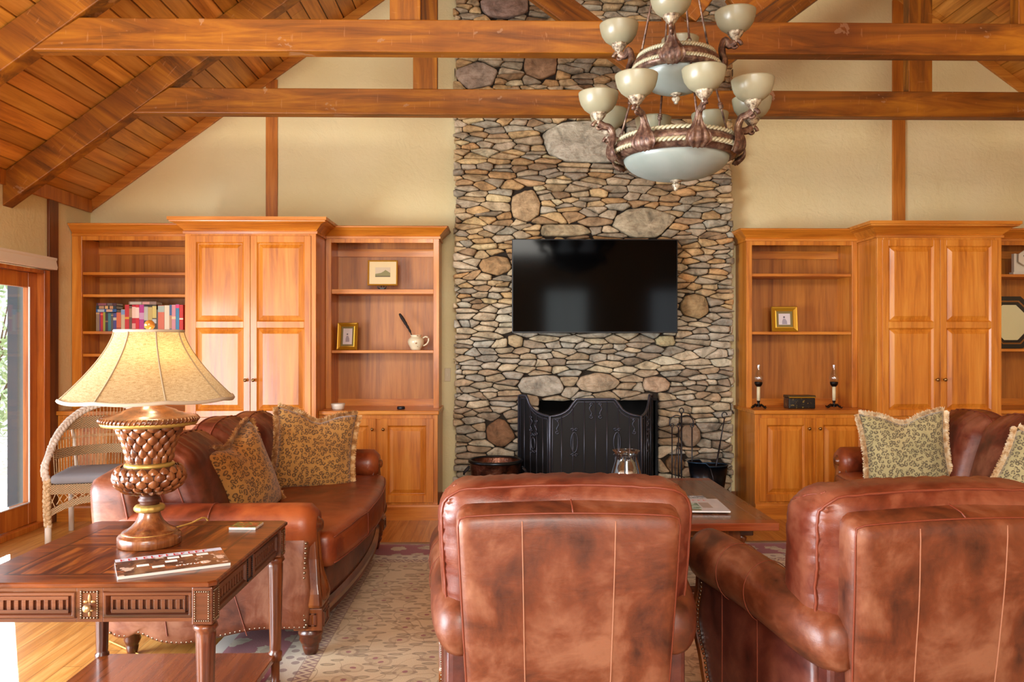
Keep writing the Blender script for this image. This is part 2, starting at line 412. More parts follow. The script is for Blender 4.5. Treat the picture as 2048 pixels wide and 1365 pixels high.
# glazed door in the left wall: jambs, sash, pane, lever-less fixed light
b = MB()
b.box(XL-.11, XL+.03, DY1-.06, DY1+.02, 0, DZ-.02); b.box(XL-.11, XL+.03, DY0-.02, DY0+.06, 0, DZ-.02); b.box(XL-.11, XL+.028, DY0+.06, DY1-.06, DZ-.05, DZ-.022)
b.box(XL-.11, XL+.02, DY0+.06, DY1-.06, 0, .045)
d = struct('door_1', b, door_wood, bevel=.004)
b = MB(); y0, y1 = DY0+.06, DY1-.06
for a, c_ in ((y0, y0+.11), (y1-.115, y1), ((y0+y1)/2-.11, (y0+y1)/2), ((y0+y1)/2+.003, (y0+y1)/2+.113)): b.box(XL-.075, XL-.03, a, c_, .047, DZ-.052)
for a, c_ in ((y0+.11, (y0+y1)/2-.11), ((y0+y1)/2+.113, y1-.115)): b.box(XL-.073, XL-.032, a, c_, .047, .22); b.box(XL-.073, XL-.032, a, c_, DZ-.17, DZ-.052)
b.build('door_sash', door_wood, d, bevel=.004)
b = MB(); b.box(XL-.056, XL-.05, y0+.1, y1-.1, .2, DZ-.16)
b.build('pane', pane_m, d)
b = MB(); b.box(XL-.03, XL-.02, y1-.118, y1-.108, .215, DZ-.165); b.box(XL-.03, XL-.02, y0, y1-.11, .213, .222)
b.build('glazing_bead', plain('glazing_strip', '#e8e8e8', .4), d)
# second bank of glazing and the rear windows
def win_frame(name, pts, m=door_wood): return struct(name, pts, m, bevel=.004)
b = MB()
for y in (.15, 1.7, 3.29): b.box(XL-.1, XL+.02, y, y+.06, 0, DZ)
b.box(XL-.1, XL+.02, .15, 3.35, DZ-.06, DZ); b.box(XL-.1, XL+.02, .15, 3.35, 0, .1)
win_frame('door_2', b)
k = 1
for x0, x1, z0, z1 in ((-2.0, -.4, .8, 2.6), (1.0, 2.0, .7, 2.7), (3.35, 4.45, .7, 2.7), (-.95, 2.15, 3.35, 4.8)):  # last one frames the unseen opening added for the gable fill
    b = MB()
    for a, c_ in ((x0, x0+.06), (x1-.06, x1), ((x0+x1)/2-.025, (x0+x1)/2+.025)): b.box(a, c_, YB-.08, YB+.02, z0, z1)
    b.box(x0, x1, YB-.08, YB+.02, z0, z0+.06); b.box(x0, x1, YB-.08, YB+.02, z1-.06, z1)
    win_frame('window_%d' % k, b); k += 1
# roller blind cassette over the left door
t = thing('blind_cassette', 'cream blind valance over the glass door on the left wall', 'blind', (XL+.05, 5.2, DZ-.02))
b = MB(); b.prism([(XL+.001, DZ-.015), (XL+.085, DZ-.015), (XL+.09, DZ+.005), (XL+.078, DZ+.055), (XL+.085, DZ+.065), (XL+.085, DZ+.08), (XL+.001, DZ+.08)], 3.6, 6.46, 'yz')
b.v = [(p[1], p[0], p[2]) for p in b.v]
b.build('valance', plain('blind_white', '#e6dccb', .5), t, world=True, ang=30)
# outside: patio, post and shrubs
struct('patio', MB().box(-14, XL-.13, -2, 16, -.16, -.06), plain('patio_stone', '#c9c6c0', .9))
t = tag(MB().box(-4.3, -4.2, 7.0, 7.1, -.06, 3.2).build('porch_post', plain('slate_blue_post', '#39424f', .6), bevel=.01), 'dark porch post seen through the glass door', 'post')
leaf_m = NT('haze_pale_leaves'); leaf_m.color(leaf_m.ramp(leaf_m.noise(leaf_m.mapping(), 3, 3), [(.3, '#6c8a55'), (.7, '#c8d8b4')])); leaf_m = leaf_m.set(rough=.6)  # washed-out outdoor haze put into the leaf colour
def shrub(x, y, r, h, label, n=900):
    b = MB(); rg = random.Random(int(x*31+y*7))
    for i in range(n):
        th = rg.uniform(0, 2*PI); ph = math.acos(rg.uniform(-1, 1)); rr = r*rg.uniform(.55, 1.0)
        c = Vector((rr*math.sin(ph)*math.cos(th), rr*math.sin(ph)*math.sin(th), h*.5+h*.5*math.cos(ph)*rg.uniform(.6, 1)))
        a = Vector((rg.uniform(-1, 1), rg.uniform(-1, 1), rg.uniform(-1, 1))).normalized()*.07; e = a.cross(Vector((rg.uniform(-1, 1), rg.uniform(-1, 1), 1))).normalized()*.035
        b.add([c-a, c+e, c+a, c-e], [(0, 1, 2, 3)])
    t = thing('shrub', label, 'shrub', (x, y, -.06), group='shrubs outside the glass door')
    b.build('foliage', leaf_m, t); s_ = MB()
    for i in range(7):
        a = rg.uniform(0, 6.28); s_.tube([(0, 0, 0), (.3*r*math.cos(a), .3*r*math.sin(a), h*.4), (.6*r*math.cos(a), .6*r*math.sin(a), h*.75)], [.03, .02, .008], 5)
    s_.build('stems', plain('shrub_stem', '#5a4a38', .8), t)
shrub(-7.0, 10.2, 1.0, 1.9, 'haze-pale green shrub nearest the glass door outside')
shrub(-8.6, 13.4, 1.5, 2.9, 'tall haze-pale green shrub farther off outside the glass door', 1300)

# ---------------------------------------------------------------- stone chimney breast
def stones():
    rg = random.Random(11)
    b = MB(); b.cur = 1; b.c = (.1, .08, .06)
    z1t = lambda x: ceil_z(x)-.02
    bx0, bx1, yb0, yb1 = SX0+.02, SX1-.02, SY+.012, YW
    b.box(bx0, FX0-.01, yb0, yb1, 0, FZ); b.box(FX1+.01, bx1, yb0, yb1, 0, FZ)
    b.prism([(bx0, FZ), (bx1, FZ), (bx1, z1t(bx1)), (XC, ZR-.02), (bx0, z1t(bx0))], yb0, yb1)
    b.cur = 0
    def q(px, py): x = PX(px, SY); return (x, PZ(py, x, SY))
    big = []
    for cx, cy, wx, wy, col in ((1165, 285, 84, 46, '#c9c4b8'), (1050, 411, 31, 33, '#c2ab86'), (1287, 446, 62, 30, '#b9b39e'), (953, 153, 46, 27, '#a89c94'), (1080, 132, 38, 28, '#a68c74'),
                                (1008, 12, 52, 26, '#a2958a'), (1128, 462, 52, 14, '#bfae8e'), (990, 532, 32, 20, '#b59a70'), (1388, 612, 30, 26, '#a68d6a'), (1082, 772, 44, 22, '#b4b4ae'), (1196, 766, 42, 20, '#bdb09c'),
                                (1312, 770, 27, 18, '#b8ac94'), (1000, 866, 30, 28, '#8a6c50'), (1380, 872, 22, 24, '#8c7f6e'), (1030, 683, 16, 14, '#b5a88a'), (1440, 935, 14, 10, '#7a6650'), (1350, 930, 18, 22, '#8d7458'), (1330, 682, 20, 12, '#b0a488')):
        X, Z = q(cx, cy); hx, hz = wx/226, wy/226
        m = 8; ph = rg.uniform(0, 1); poly = []
        for i in range(m):
            a = 2*PI*(i+rg.uniform(-.3, .3))/m+ph; k = rg.uniform(.88, 1.1)
            ca, sa = math.cos(a), math.sin(a)
            kk = (abs(ca)**3+abs(sa)**3)**(-1/3.)
            poly.append((X+hx*k*kk*ca, Z+hz*k*kk*sa))
        # convex hull
        pts = sorted(poly); 
        def half(ps):
            h = []
            for p in ps:
                while len(h) > 1 and (h[-1][0]-h[-2][0])*(p[1]-h[-2][1])-(h[-1][1]-h[-2][1])*(p[0]-h[-2][0]) <= 0: h.pop()
                h.append(p)
            return h
        lo, hi = half(pts), half(pts[::-1]); poly = lo[:-1]+hi[:-1]
        big.append((poly, C(col)[:3]))
    fire = ([(FX0, -.2), (FX1, -.2), (FX1, FZ), (FX0, FZ)], None)
    polys = big+[fire]
    # seeds
    sx = 2.9; seeds = []; cell = .064
    z = -.02; row = 0
    while z < ZR:
        hh = cell*rg.uniform(.62, 1.25); x = SX0+rg.uniform(-.15, .0)
        while x < SX1+.1:
            wv = cell*sx*rg.choice([.4, .6, .85, 1.0, 1.2, 1.5, 1.9])
            seeds.append((x+wv/2+rg.uniform(-.02, .02), z+hh/2+rg.uniform(-.42, .42)*hh)); x += wv
        z += hh*.82 if z < 4.8 else hh*1.4
    def inside(p, poly, m=0.0):
        for i in range(len(poly)):
            a, c_ = poly[i], poly[(i+1) % len(poly)]; L = math.hypot(c_[0]-a[0], c_[1]-a[1])
            if ((c_[0]-a[0])*(p[1]-a[1])-(c_[1]-a[1])*(p[0]-a[0]))/L < -m: return False
        return True
    seeds = [s_ for s_ in seeds if not any(inside(s_, P_, .012) for P_, _ in polys) and s_[1] < ceil_z(s_[0])]
    def clip(poly, a, nx, nz, d):  # keep points with n.p <= d
        out = []
        for i in range(len(poly)):
            p, r = poly[i], poly[(i+1) % len(poly)]
            dp, dr = nx*p[0]+nz*p[1]-d, nx*r[0]+nz*r[1]-d
            if dp <= 0: out.append(p)
            if (dp < 0 < dr) or (dr < 0 < dp):
                t = dp/(dp-dr); out.append((p[0]+(r[0]-p[0])*t, p[1]+(r[1]-p[1])*t))
        return out
    cells = []
    from collections import defaultdict
    G = defaultdict(list)
    for i, s_ in enumerate(seeds): G[(int(s_[0]/.4), int(s_[1]/.14))].append(i)
    for i, (x, z) in enumerate(seeds):
        ex = rg.uniform(-.012, .018)
        poly = [(max(SX0-ex, x-.3), z-.09), (min(SX1+ex, x+.3), z-.09), (min(SX1+ex, x+.3), z+.09), (max(SX0-ex, x-.3), z+.09)]
        gi, gj = int(x/.4), int(z/.14)
        for a in (-2, -1, 0, 1, 2):
            for c_ in (-2, -1, 0, 1, 2):
                for j in G.get((gi+a, gj+c_), ()):
                    if j == i: continue
                    x2, z2 = seeds[j]; nx, nz = (x2-x)/(sx*sx), z2-z
                    d = (nx*(x+x2)+nz*(z+z2))/2
                    poly = clip(poly, None, nx, nz, d)
                    if len(poly) < 3: break
                if len(poly) < 3: break
            if len(poly) < 3: break
        if len(poly) < 3: continue
        for P_, _ in polys:
            if abs(P_[0][0]-x) > 1.3 or abs(P_[0][1]-z) > 1.3: continue
            best = None
            for k in range(len(P_)):
                a, c_ = P_[k], P_[(k+1) % len(P_)]; L = math.hypot(c_[0]-a[0], c_[1]-a[1])
                nx, nz = (c_[1]-a[1])/L, -(c_[0]-a[0])/L; d = nx*(x-a[0])+nz*(z-a[1])
                if best is None or d > best[0]: best = (d, nx, nz, nx*a[0]+nz*a[1])
            _, nx, nz, dd = best
            poly = clip(poly, None, -nx, -nz, -dd)
            if len(poly) < 3: break
        if len(poly) < 3: continue
        poly = [(px_, max(0, pz_)) for px_, pz_ in poly]
        cells.append((poly, None))
    pal = [(.66, .50, .29), (.60, .50, .34), (.74, .61, .41), (.52, .49, .42), (.42, .32, .22), (.63, .57, .46), (.50, .52, .49), (.66, .46, .25), (.78, .70, .54), (.42, .40, .36), (.58, .43, .27), (.66, .62, .54), (.70, .56, .34)]
    for poly, col in cells+big:
        ar = sum(poly[i][0]*poly[(i+1) % len(poly)][1]-poly[(i+1) % len(poly)][0]*poly[i][1] for i in range(len(poly)))/2
        if ar < .0004: continue
        cx = sum(p[0] for p in poly)/len(poly); cz = sum(p[1] for p in poly)/len(poly)
        isb = col is not None
        for it in range(2):       # round the corners
            np_ = []; q_ = .13 if it == 0 else .2
            for i in range(len(poly)):
                p, r = poly[i], poly[(i+1) % len(poly)]
                np_ += [(p[0]*(1-q_)+r[0]*q_, p[1]*(1-q_)+r[1]*q_), (p[0]*q_+r[0]*(1-q_), p[1]*q_+r[1]*(1-q_))]
            poly = np_
        mz = max(abs(p[1]-cz) for p in poly)+1e-4; mx = max(abs(p[0]-cx) for p in poly)+1e-4
        g = .0036
        def inset(e, jit=0):
            out = []
            for k, p in enumerate(poly):
                fx, fz = max(.1, 1-e/mx), max(.1, 1-e/mz)
                j = noise.noise(Vector((p[0]*22, p[1]*38, cx)))*jit; j2 = noise.noise(Vector((p[0]*45, p[1]*70, cz+5)))*jit*.9
                out.append((cx+(p[0]-cx)*fx+j, cz+(p[1]-cz)*fz+j2))
            return out
        dep = rg.uniform(.008, .055) if not isb else rg.uniform(.03, .045)
        tx, tz = rg.uniform(-.06, .06), rg.uniform(-.3, .2)
        if isb: tx *= .3; tz *= .2
        rings = []
        rd = min(.009, mz*.4)
        for e, y in ((g, .02), (g, -dep*.45), (g+rd*.3, -dep*.82), (g+rd, -dep), (g+rd+mz*.28, -dep-.004)):
            rings.append([(p[0], SY+y+(tx*(p[0]-cx)+tz*(p[1]-cz) if y < 0 else 0)+noise.noise(Vector((p[0]*14, p[1]*25, 3)))*.006, p[1]) for p in inset(e, .006)])
        if isb: c = tuple(min(.9, v*rg.uniform(1.25, 1.4)) for v in col)
        else:
            c = rg.choice(pal); k = rg.uniform(.85, 1.3); c = tuple(min(.85, v*k) for v in c)
            if cz >= 1.75: c = (c[0]*1.06, c[1]*1.0, c[2]*.9)
            if cz < 1.75: gr = sum(c)/3; c = tuple(lerp(v, gr*f_, .45) for v, f_ in zip(c, (1.02, 1.04, .98)))
        b.c = c
        b.loops([r[::-1] for r in rings], True, False, True)
    return b
struct('wall_chimney', stones(), [stone_m, mortar_m], colors=True, ang=50)
# firebox behind the screen
b = MB(); b.box(FX0-.02, FX0, SY+.01, SY+.5, 0, FZ+.02); b.box(FX1, FX1+.02, SY+.01, SY+.5, 0, FZ+.02); b.box(FX0-.02, FX1+.02, SY+.5, SY+.52, 0, FZ+.02); b.box(FX0-.02, FX1+.02, SY+.01, SY+.5, FZ, FZ+.02)
struct('wall_firebox', b, plain('soot', '#17120f', .95))
hearth = tag(MB().box(-.50, 2.12, 6.52, YW-.02, 0, .022).build('hearth_slab', plain('hearth_slate', '#332c2a', .55), bevel=.004), 'dark slate hearth slab in front of the stone fireplace', 'hearth')

# ---------------------------------------------------------------- timber trusses
def bar(mb, p, q, wd, y0, y1):
    """board in the xz plane from p to q, width wd"""
    dx, dz = q[0]-p[0], q[1]-p[1]; L = math.hypot(dx, dz); nx, nz = -dz/L*wd/2, dx/L*wd/2
    mb.hexa([(p[0]-nx, y0, p[1]-nz), (q[0]-nx, y0, q[1]-nz), (q[0]-nx, y1, q[1]-nz), (p[0]-nx, y1, p[1]-nz),
             (p[0]+nx, y0, p[1]+nz), (q[0]+nx, y0, q[1]+nz), (q[0]+nx, y1, q[1]+nz), (p[0]+nx, y1, p[1]+nz)])
def rot_beam_mat(name, ang):
    n = beam_mat(name, 0); m = n
    for nd in m.node_tree.nodes:
        if nd.type == 'MAPPING': nd.vector_type = 'TEXTURE' if False else 'POINT'
    return m
def truss(Y, label):
    t = thing('roof_truss', label, 'roof truss', (XC, Y, 3.185))
    zb = 3.166; y0, y1 = Y, Y+.10; hv = .245
    for sd in (-1, 1):
        x1 = XL if sd < 0 else XR; b = MB()
        p = [(XC, ceil_z(XC)-hv-.01), (x1, ceil_z(x1)-hv-.01), (x1, ceil_z(x1)-.01), (XC, ceil_z(XC)-.01)]
        b.prism(p, y0-.012, y1+.012)
        # slope-aligned local frame so the grain runs along the rafter
        a = math.atan(SL)*(-sd); M = Matrix.Rotation(-(-a), 4, 'Y'); o = Vector((XC, Y, 3.185))
        b.v = [tuple(M.inverted()@(Vector(q)-o)) for q in b.v]
        r = b.build('rafter', beam_x, t, bevel=.006); r.matrix_parent_inverse = Matrix(); r.rotation_euler = M.to_euler()
    xa = XC-(ceil_z(XC)-hv-zb)/SL; xb = 2*XC-xa
    b = MB(); N = 60; top = []
    b.prism([(xa-.02, zb), (xb+.02, zb), (xb-.19/SL-.02, zb+.19), (xa+.19/SL+.02, zb+.19)], y0, y1)
    b.build('tie_beam', beam_x, t, world=True, bevel=.007)
    for x in (XC-1.86, XC+1.86):
        b = MB(); b.prism([(x-.09, zb+.185), (x+.09, zb+.185), (x+.09, ceil_z(x+.09)-hv), (x-.09, ceil_z(x-.09)-hv)], y0+.012, y1-.004)
        b.build('post', beam_z, t, world=True, bevel=.005)
    for sd in (-1, 1):
        b = MB(); p = (XC+sd*.11, 3.385); q = (XC+sd*1.72, zb+.20+1.61*.74)
        L = Vector((sd*1.61, 0, 1.61*.74)).length; a = math.atan2(1.61*.74, sd*1.61)
        b.box(-.02, L, .01, .085, -.093, .093)
        r = b.build('brace', beam_x, t, bevel=.005); r.location = (p[0]-XC, 0, p[1]-3.185+.06); r.rotation_euler = (0, -a, 0)
    b = MB(); b.box(XC-.08, XC+.08, y0+.014, y1-.006, zb+.38, ZR-hv); b.build('king_post', beam_z, t, world=True, bevel=.005)
    return t
truss(4.64, 'nearer timber roof truss with the broad tie beam just behind the chandelier')
truss(5.90, 'farther timber roof truss close to the stone chimney')
truss(2.10, 'timber roof truss overhead at the viewer, above the recliners')

# ---------------------------------------------------------------- cherry built-ins
knob_m = plain('brass_knob', '#a08458', .3, 1.0)
def knob(mb, x, y, z, r=.014):
    mb.lathe([(r*.55, 0), (r*.4, .008), (r*.45, .016), (r, .024), (r*1.05, .030), (r*.75, .036), (.0005, .038)], (x, y, z), 14, ax=(0, -1, 0))
def raised_door(mb, x0, x1, z0, z1, y, rails, st=.062, th=.022):
    """framed door facing -Y; rails = z positions of the mid rails"""
    mb.box(x0, x0+st, y, y+th, z0, z1); mb.box(x1-st, x1, y, y+th, z0, z1)
    zs = [z0]+list(rails)+[z1]
    mb.box(x0+st, x1-st, y, y+th, z0, z0+st); mb.box(x0+st, x1-st, y, y+th, z1-st, z1)
    for r in rails: mb.box(x0+st, x1-st, y, y+th, r-st/2, r+st/2)
    for i in range(len(zs)-1):
        a = zs[i]+(st if i == 0 else st/2); c = zs[i+1]-(st if i == len(zs)-2 else st/2)
        X0, X1 = x0+st, x1-st
        R = []
        for d, yy in ((0, y+th), (0, y+.002), (.012, y+.016), (.014, y+.016), (.045, y+.003), (.048, y+.002)):
            R.append([(X0+d, yy, a+d), (X1-d, yy, a+d), (X1-d, yy, c-d), (X0+d, yy, c-d)])
        mb.loops(R[1:], True, False, True)
def crown(mb, x0, x1, yf, yb, z, h=.115, out=.085, left=True, right=True):
    prof = [(0, 0), (.012, 0), (.014, .018), (.006, .024), (.012, .034), (.03, .05), (.055, .075), (out-.012, .088), (out-.01, .097), (out, .1), (out, h), (0, h)]
    rings = []
    for o, dz in prof:
        ol = o if left else 0; orr = o if right else 0
        rings.append([(x0-ol, yb, z+dz), (x0-ol, yf-o, z+dz), (x1+orr, yf-o, z+dz), (x1+orr, yb, z+dz)])
    mb.loops(rings, False, False, False)
    mb.add([r for r in rings[-2]], [(0, 1, 2, 3)])
YA, YU, YBS = 6.48, 6.83, 6.58     # fronts: armoire, upper bookcase, base
def bookcase(label, x0, x1, zc, ztop, shelves, lside, rside, thick=(), sl=.048):
    t = thing('bookcase', label, 'bookcase', ((x0+x1)/2, YU, zc))
    st = .048; ztop -= .033; b = MB()
    yb = YW-.004
    b.box(x0, x0+sl, YU, YU+.022, zc, ztop); b.box(x1-st, x1, YU, YU+.022, zc, ztop); b.box(x0+sl, x1-st, YU, YU+.022, ztop-.04, ztop)
    b.build('face_frame', cherry_z, t, world=True, bevel=.002)
    for xx in (x0, x1-.02-.0):
        bb = MB(); a = xx if xx == x0 else x1-.02
        bb.box(a+(.0 if xx == x0 else 0), a+.02, YU+.022, yb, zc, ztop); bb.build('side_panel', cherry_z, t, world=True)
    for xx, wx in ((x0+.02, sl-.02), (x1-st, st-.02)):
        bb = MB(); bb.box(xx, xx+wx, YU+.022, yb-.01, zc, ztop-.02); bb.build('inner_side', cherry_z, t, world=True)
    b = MB(); b.box(x0+.02, x1-.02, yb-.012, yb, zc, ztop); b.build('back_panel', cherry_back, t, world=True)
    for za, zb_ in ((ztop-.13, ztop-.06), (zc, zc+.06)): MB().box(x0+sl, x1-st, yb-.03, yb-.012, za, zb_).build('back_rail', cherry_x, t, world=True)
    b = MB(); b.box(x0, x1, YU, yb, ztop, ztop+.02); b.build('top_panel', cherry_x, t, world=True)
    for i, z in enumerate(shelves):
        th = .04 if i in thick else .024
        b = MB(); b.box(x0+sl+.001, x1-st-.001, YU+.012, yb-.014, z-th, z); b.build('shelf', cherry_x, t, world=True, bevel=.002)
    b = MB(); crown(b, x0+(.004 if not lside else 0), x1-(.004 if not rside else 0), YU, yb, ztop-.005, .10, .085, lside, rside); b.build('crown_moulding', cherry_x, t, world=True, ang=25)
    return t
def armoire(label, x0, x1, ztop, zt0=.86):
    t = thing('armoire', label, 'cabinet', ((x0+x1)/2, YA, 0)); yb = YW-.004; ztop -= .044
    b = MB(); b.box(x0, x0+.02, YA+.022, yb, 0, ztop-.02); b.box(x1-.02, x1, YA+.022, yb, 0, ztop-.02); b.box(x0+.001, x1-.001, YA+.024, yb, ztop-.02, ztop); b.box(x0+.02, x1-.02, yb-.01, yb, 0, ztop)
    b.box(x0, x0+.05, YA, YA+.022, 0, ztop); b.box(x1-.05, x1, YA, YA+.022, 0, ztop); b.box(x0+.05, x1-.05, YA, YA+.022, ztop-.03, ztop)
    b.box(x0+.05, x1-.05, YA, YA+.022, zt0-.055, zt0+.002); b.box(x0+.05, x1-.05, YA, YA+.022, 0, .15)
    b.build('carcass', cherry_z, t, world=True, bevel=.002)
    b = MB(); b.prism([(YA-.018, 0), (YA, 0), (YA, .125), (YA-.012, .125), (YA-.018, .11)], x0, x1, 'yz'); b.v = [(p[0], p[1], p[2]) for p in b.v]; b.build('plinth', cherry_x, t, world=True)
    xm = (x0+x1)/2
    for z0, z1, mids, kz in ((zt0+.004, ztop-.022, (1.615,), 1.165), (.152, zt0-.057, (), zt0-.12)):
        for sd in (-1, 1):
            a, c = (x0+.04, xm-.0015) if sd < 0 else (xm+.0015, x1-.04)
            b = MB(); raised_door(b, a, c, z0, z1, YA-.012, mids, .052); d = b.build('door', cherry_z, t, world=True, bevel=.0022)
            b = MB(); knob(b, xm+sd*.032, YA-.012, kz); b.build('knob', knob_m, d, world=True, smooth=True)
    b = MB(); crown(b, x0, x1, YA, yb, ztop-.005, .125, .105); b.build('crown_moulding', cherry_x, t, world=True, ang=25)
    return t
def base_cabinet(label, x0, x1, zc=.872, doors=True):
    t = thing('base_cabinet', label, 'cabinet', ((x0+x1)/2, YBS, 0)); yb = YW-.004
    b = MB(); b.box(x0, x0+.02, YBS+.022, yb, 0, zc); b.box(x1-.02, x1, YBS+.022, yb, 0, zc); b.box(x0+.045, x1-.045, YBS, YBS+.022, zc-.04, zc); b.box(x0+.045, x1-.045, YBS, YBS+.022, 0, .15)
    b.box(x0, x0+.045, YBS, YBS+.022, 0, zc); b.box(x1-.045, x1, YBS, YBS+.022, 0, zc); b.box((x0+x1)/2-.03, (x0+x1)/2+.03, YBS, YBS+.022, .15, zc-.04); b.box(x0+.02, x1-.02, YBS+.3, yb, .1, .12)
    b.build('carcass', cherry_z, t, world=True, bevel=.002)
    b = MB(); b.prism([(YBS-.018, 0), (YBS, 0), (YBS, .125), (YBS-.012, .125), (YBS-.018, .11)], x0, x1+(.012), 'yz'); b.build('plinth', cherry_x, t, world=True)
    xm = (x0+x1)/2
    for sd in (-1, 1):
        a, c = (x0+.035, xm-.019) if sd < 0 else (xm+.019, x1-.035)
        b = MB(); raised_door(b, a, c, .146, zc-.03, YBS-.018, (), .06); d = b.build('door', cherry_z, t, world=True, bevel=.0022)
        b = MB(); knob(b, xm+sd*.045, YBS-.018, .755, .0125); b.build('knob', knob_m, d, world=True, smooth=True)
    return t
def counter(label, x0, x1, z=.872, l=True, r=True):
    b = MB(); b.box(x0-(.012 if l else 0), x1+(.012 if r else 0), YBS-.022, YW-.004, z, z+.034)
    return tag(b.build('countertop', cherry_x, bevel=.006), label, 'countertop')
ZC = .906
LB0, LB1 = XL+.004, PX(369, YU)-.002
LA0, LA1 = PX(370, YA), PX(632, YA)
LC0, LC1 = LA1+.002, PX(878, YU)
RB0, RB1 = PX(1493, YU), PX(1716, YU)-.002
RA0, RA1 = PX(1754, YA), PX(2003, YA)
ZT = PZ(468, -2.9, YU)
bookcase('cherry bookcase at the far left holding the row of books', LB0, LA0-.002, ZC, PZ(464, -3, YU), [PZ(545, -3, 6.85), PZ(589, -3, 6.85), PZ(663, -3, 6.85), PZ(708, -3, 6.85)], False, False, sl=.085)
armoire('tall cherry armoire left of the fireplace with four raised panels', LA0, LA1, PZ(456, -2, YA))
bookcase('cherry bookcase left of the fireplace with the white pitcher', LC0, LC1, ZC, PZ(469, -1, YU), [PZ(579, -1, 6.85), PZ(701, -1, 6.85)], False, True, (0,))
bookcase('cherry bookcase right of the fireplace with the glass chimney candlesticks', RB0, RA0-.002, ZC, PZ(474, 2.6, YU), [PZ(548, 2.6, 6.85), PZ(664, 2.6, 6.85)], True, False)
armoire('tall cherry armoire right of the fireplace with four raised panels', RA0, RA1, PZ(464, 3.6, YA))
RD1 = RA1+1.05
bookcase('cherry bookcase at the right edge holding the clock and octagonal mirror', RA1+.002, RD1, ZC, PZ(474, 4.6, YU), [PZ(549, 4.6, 6.85), PZ(698, 4.6, 6.85)], False, True)
base_cabinet('cherry base cabinet behind the wicker armchair under the books', LB0+.02, LA0-.002); counter('cherry countertop under the far left bookcase', LB0+.014, LA0-.002, l=False, r=False)
base_cabinet('two door cherry base cabinet left of the hearth behind the leather sofa', LA1+.002, LC1+.008); counter('cherry countertop left of the fireplace', LA1+.002, LC1+.008, l=False)
base_cabinet('two door cherry base cabinet right of the hearth', RB0-.008, RA0-.002); counter('cherry countertop right of the fireplace carrying the tin box', RB0-.008, RA0-.002, r=False)
base_cabinet('cherry base cabinet at the right edge under the octagonal mirror', RA1+.002, RD1); counter('cherry countertop at the right edge under the octagonal mirror', RA1+.002, RD1, l=False)

# light switch plate beside the stone
x = PX(897, YW); z = PZ(750, x, YW)
sp = tag(MB().box(x-.036, x+.02, YW-.007, YW, z-.06, z+.06).build('switch_plate', plain('almond_plastic', '#c9b690', .4), bevel=.003), 'beige light switch plate on the wall beside the stone', 'switch')
MB().box(x-.013, x-.003, YW-.014, YW-.006, z-.014, z+.014).build('toggle', plain('toggle_plastic', '#d8c8a4', .4), sp, bevel=.002)

# television
TY = 6.86; x0, x1 = PX(1024, TY), PX(1355.5, TY); z1, z0 = PZ(478.5, .7, TY), PZ(666.5, .7, TY)
t = thing('television', 'large black wall mounted television on the stone chimney', 'television', ((x0+x1)/2, TY, z0))
b = MB(); b.box(x0, x1, TY, TY+.05, z0, z1); b.build('casing', plain('tv_casing', '#15161a', .35, .3), t, world=True, bevel=.004)
scr = plain('tv_screen', '#020203', .08, spec=.08)
MB().box(x0+.008, x1-.008, TY-.002, TY+.002, z0+.012, z1-.008).build('screen', scr, t, world=True)
MB().box((x0+x1)/2-.2, (x0+x1)/2+.2, TY+.05, 6.975, (z0+z1)/2-.2, (z0+z1)/2+.2).build('wall_bracket', iron_m, t, world=True)
# ================================================================ leather seating
def surf(u, v, w, H, r, fn):
    """point of a MB.cushion surface for cube coordinates u v w"""
    q = (u, v, w); p = [q[t]*H[t] for t in range(3)]
    inn = [max(-(H[t]-r), min(H[t]-r, p[t])) for t in range(3)]
    d = Vector([p[t]-inn[t] for t in range(3)])
    if d.length > 1e-9: d = d.normalized()*r
    o = [inn[t]+d[t] for t in range(3)]
    return fn(o[0], o[1], o[2], u, v, w) if fn else tuple(o)
def ring_path(H, r, fn, v, n=18, u0=-1, u1=1, w0=-1, w1=1, out=0.0):
    P = []
    for i in range(n): P.append((lerp(u0, u1, i/n), v, w0))
    for i in range(n): P.append((u1, v, lerp(w0, w1, i/n)))
    for i in range(n): P.append((lerp(u1, u0, i/n), v, w1))
    for i in range(n): P.append((u0, v, lerp(w1, w0, i/n)))
    pts = [Vector(surf(*q, H, r, fn)) for q in P]
    c = sum(pts, Vector())/len(pts)
    return [p+(p-c).normalized()*out for p in pts]
def nails(mb, pts, step=.021, r=.0062, nrm=(1, 0, 0)):
    P = [Vector(p) for p in pts]; acc = 0; n = Vector(nrm)
    for a, c in zip(P, P[1:]):
        L = (c-a).length; t = acc
        while t < L:
            p = a+(c-a)*(t/L); mb.lathe([(r, 0), (r*.8, r*.5), (r*.4, r*.75), (.0003, r*.8)], tuple(p), 8, cap=False, ax=n); t += step
        acc = t-L
def turned_leg(h, r, n=20):
    return MB().lathe([(r*.5, 0), (r*.62, h*.12), (r*.72, h*.3), (r*.66, h*.34), (r*.8, h*.4), (r*.98, h*.55), (r*.9, h*.66), (r*1.02, h*.72), (r*1.08, h*.82), (r*.95, h*.9), (r*.9, h)], n=n)
def smooth_curve(pts, n=6):
    P = [Vector(p) for p in pts]; out = []
    for i in range(len(P)-1):
        p0, p1, p2, p3 = P[max(i-1, 0)], P[i], P[i+1], P[min(i+2, len(P)-1)]
        for k in range(n):
            t = k/n; out.append(.5*((2*p1)+(p2-p0)*t+(2*p0-5*p1+4*p2-p3)*t*t+(3*p1-3*p2+p3-p0)*t**3))
    out.append(P[-1]); return out
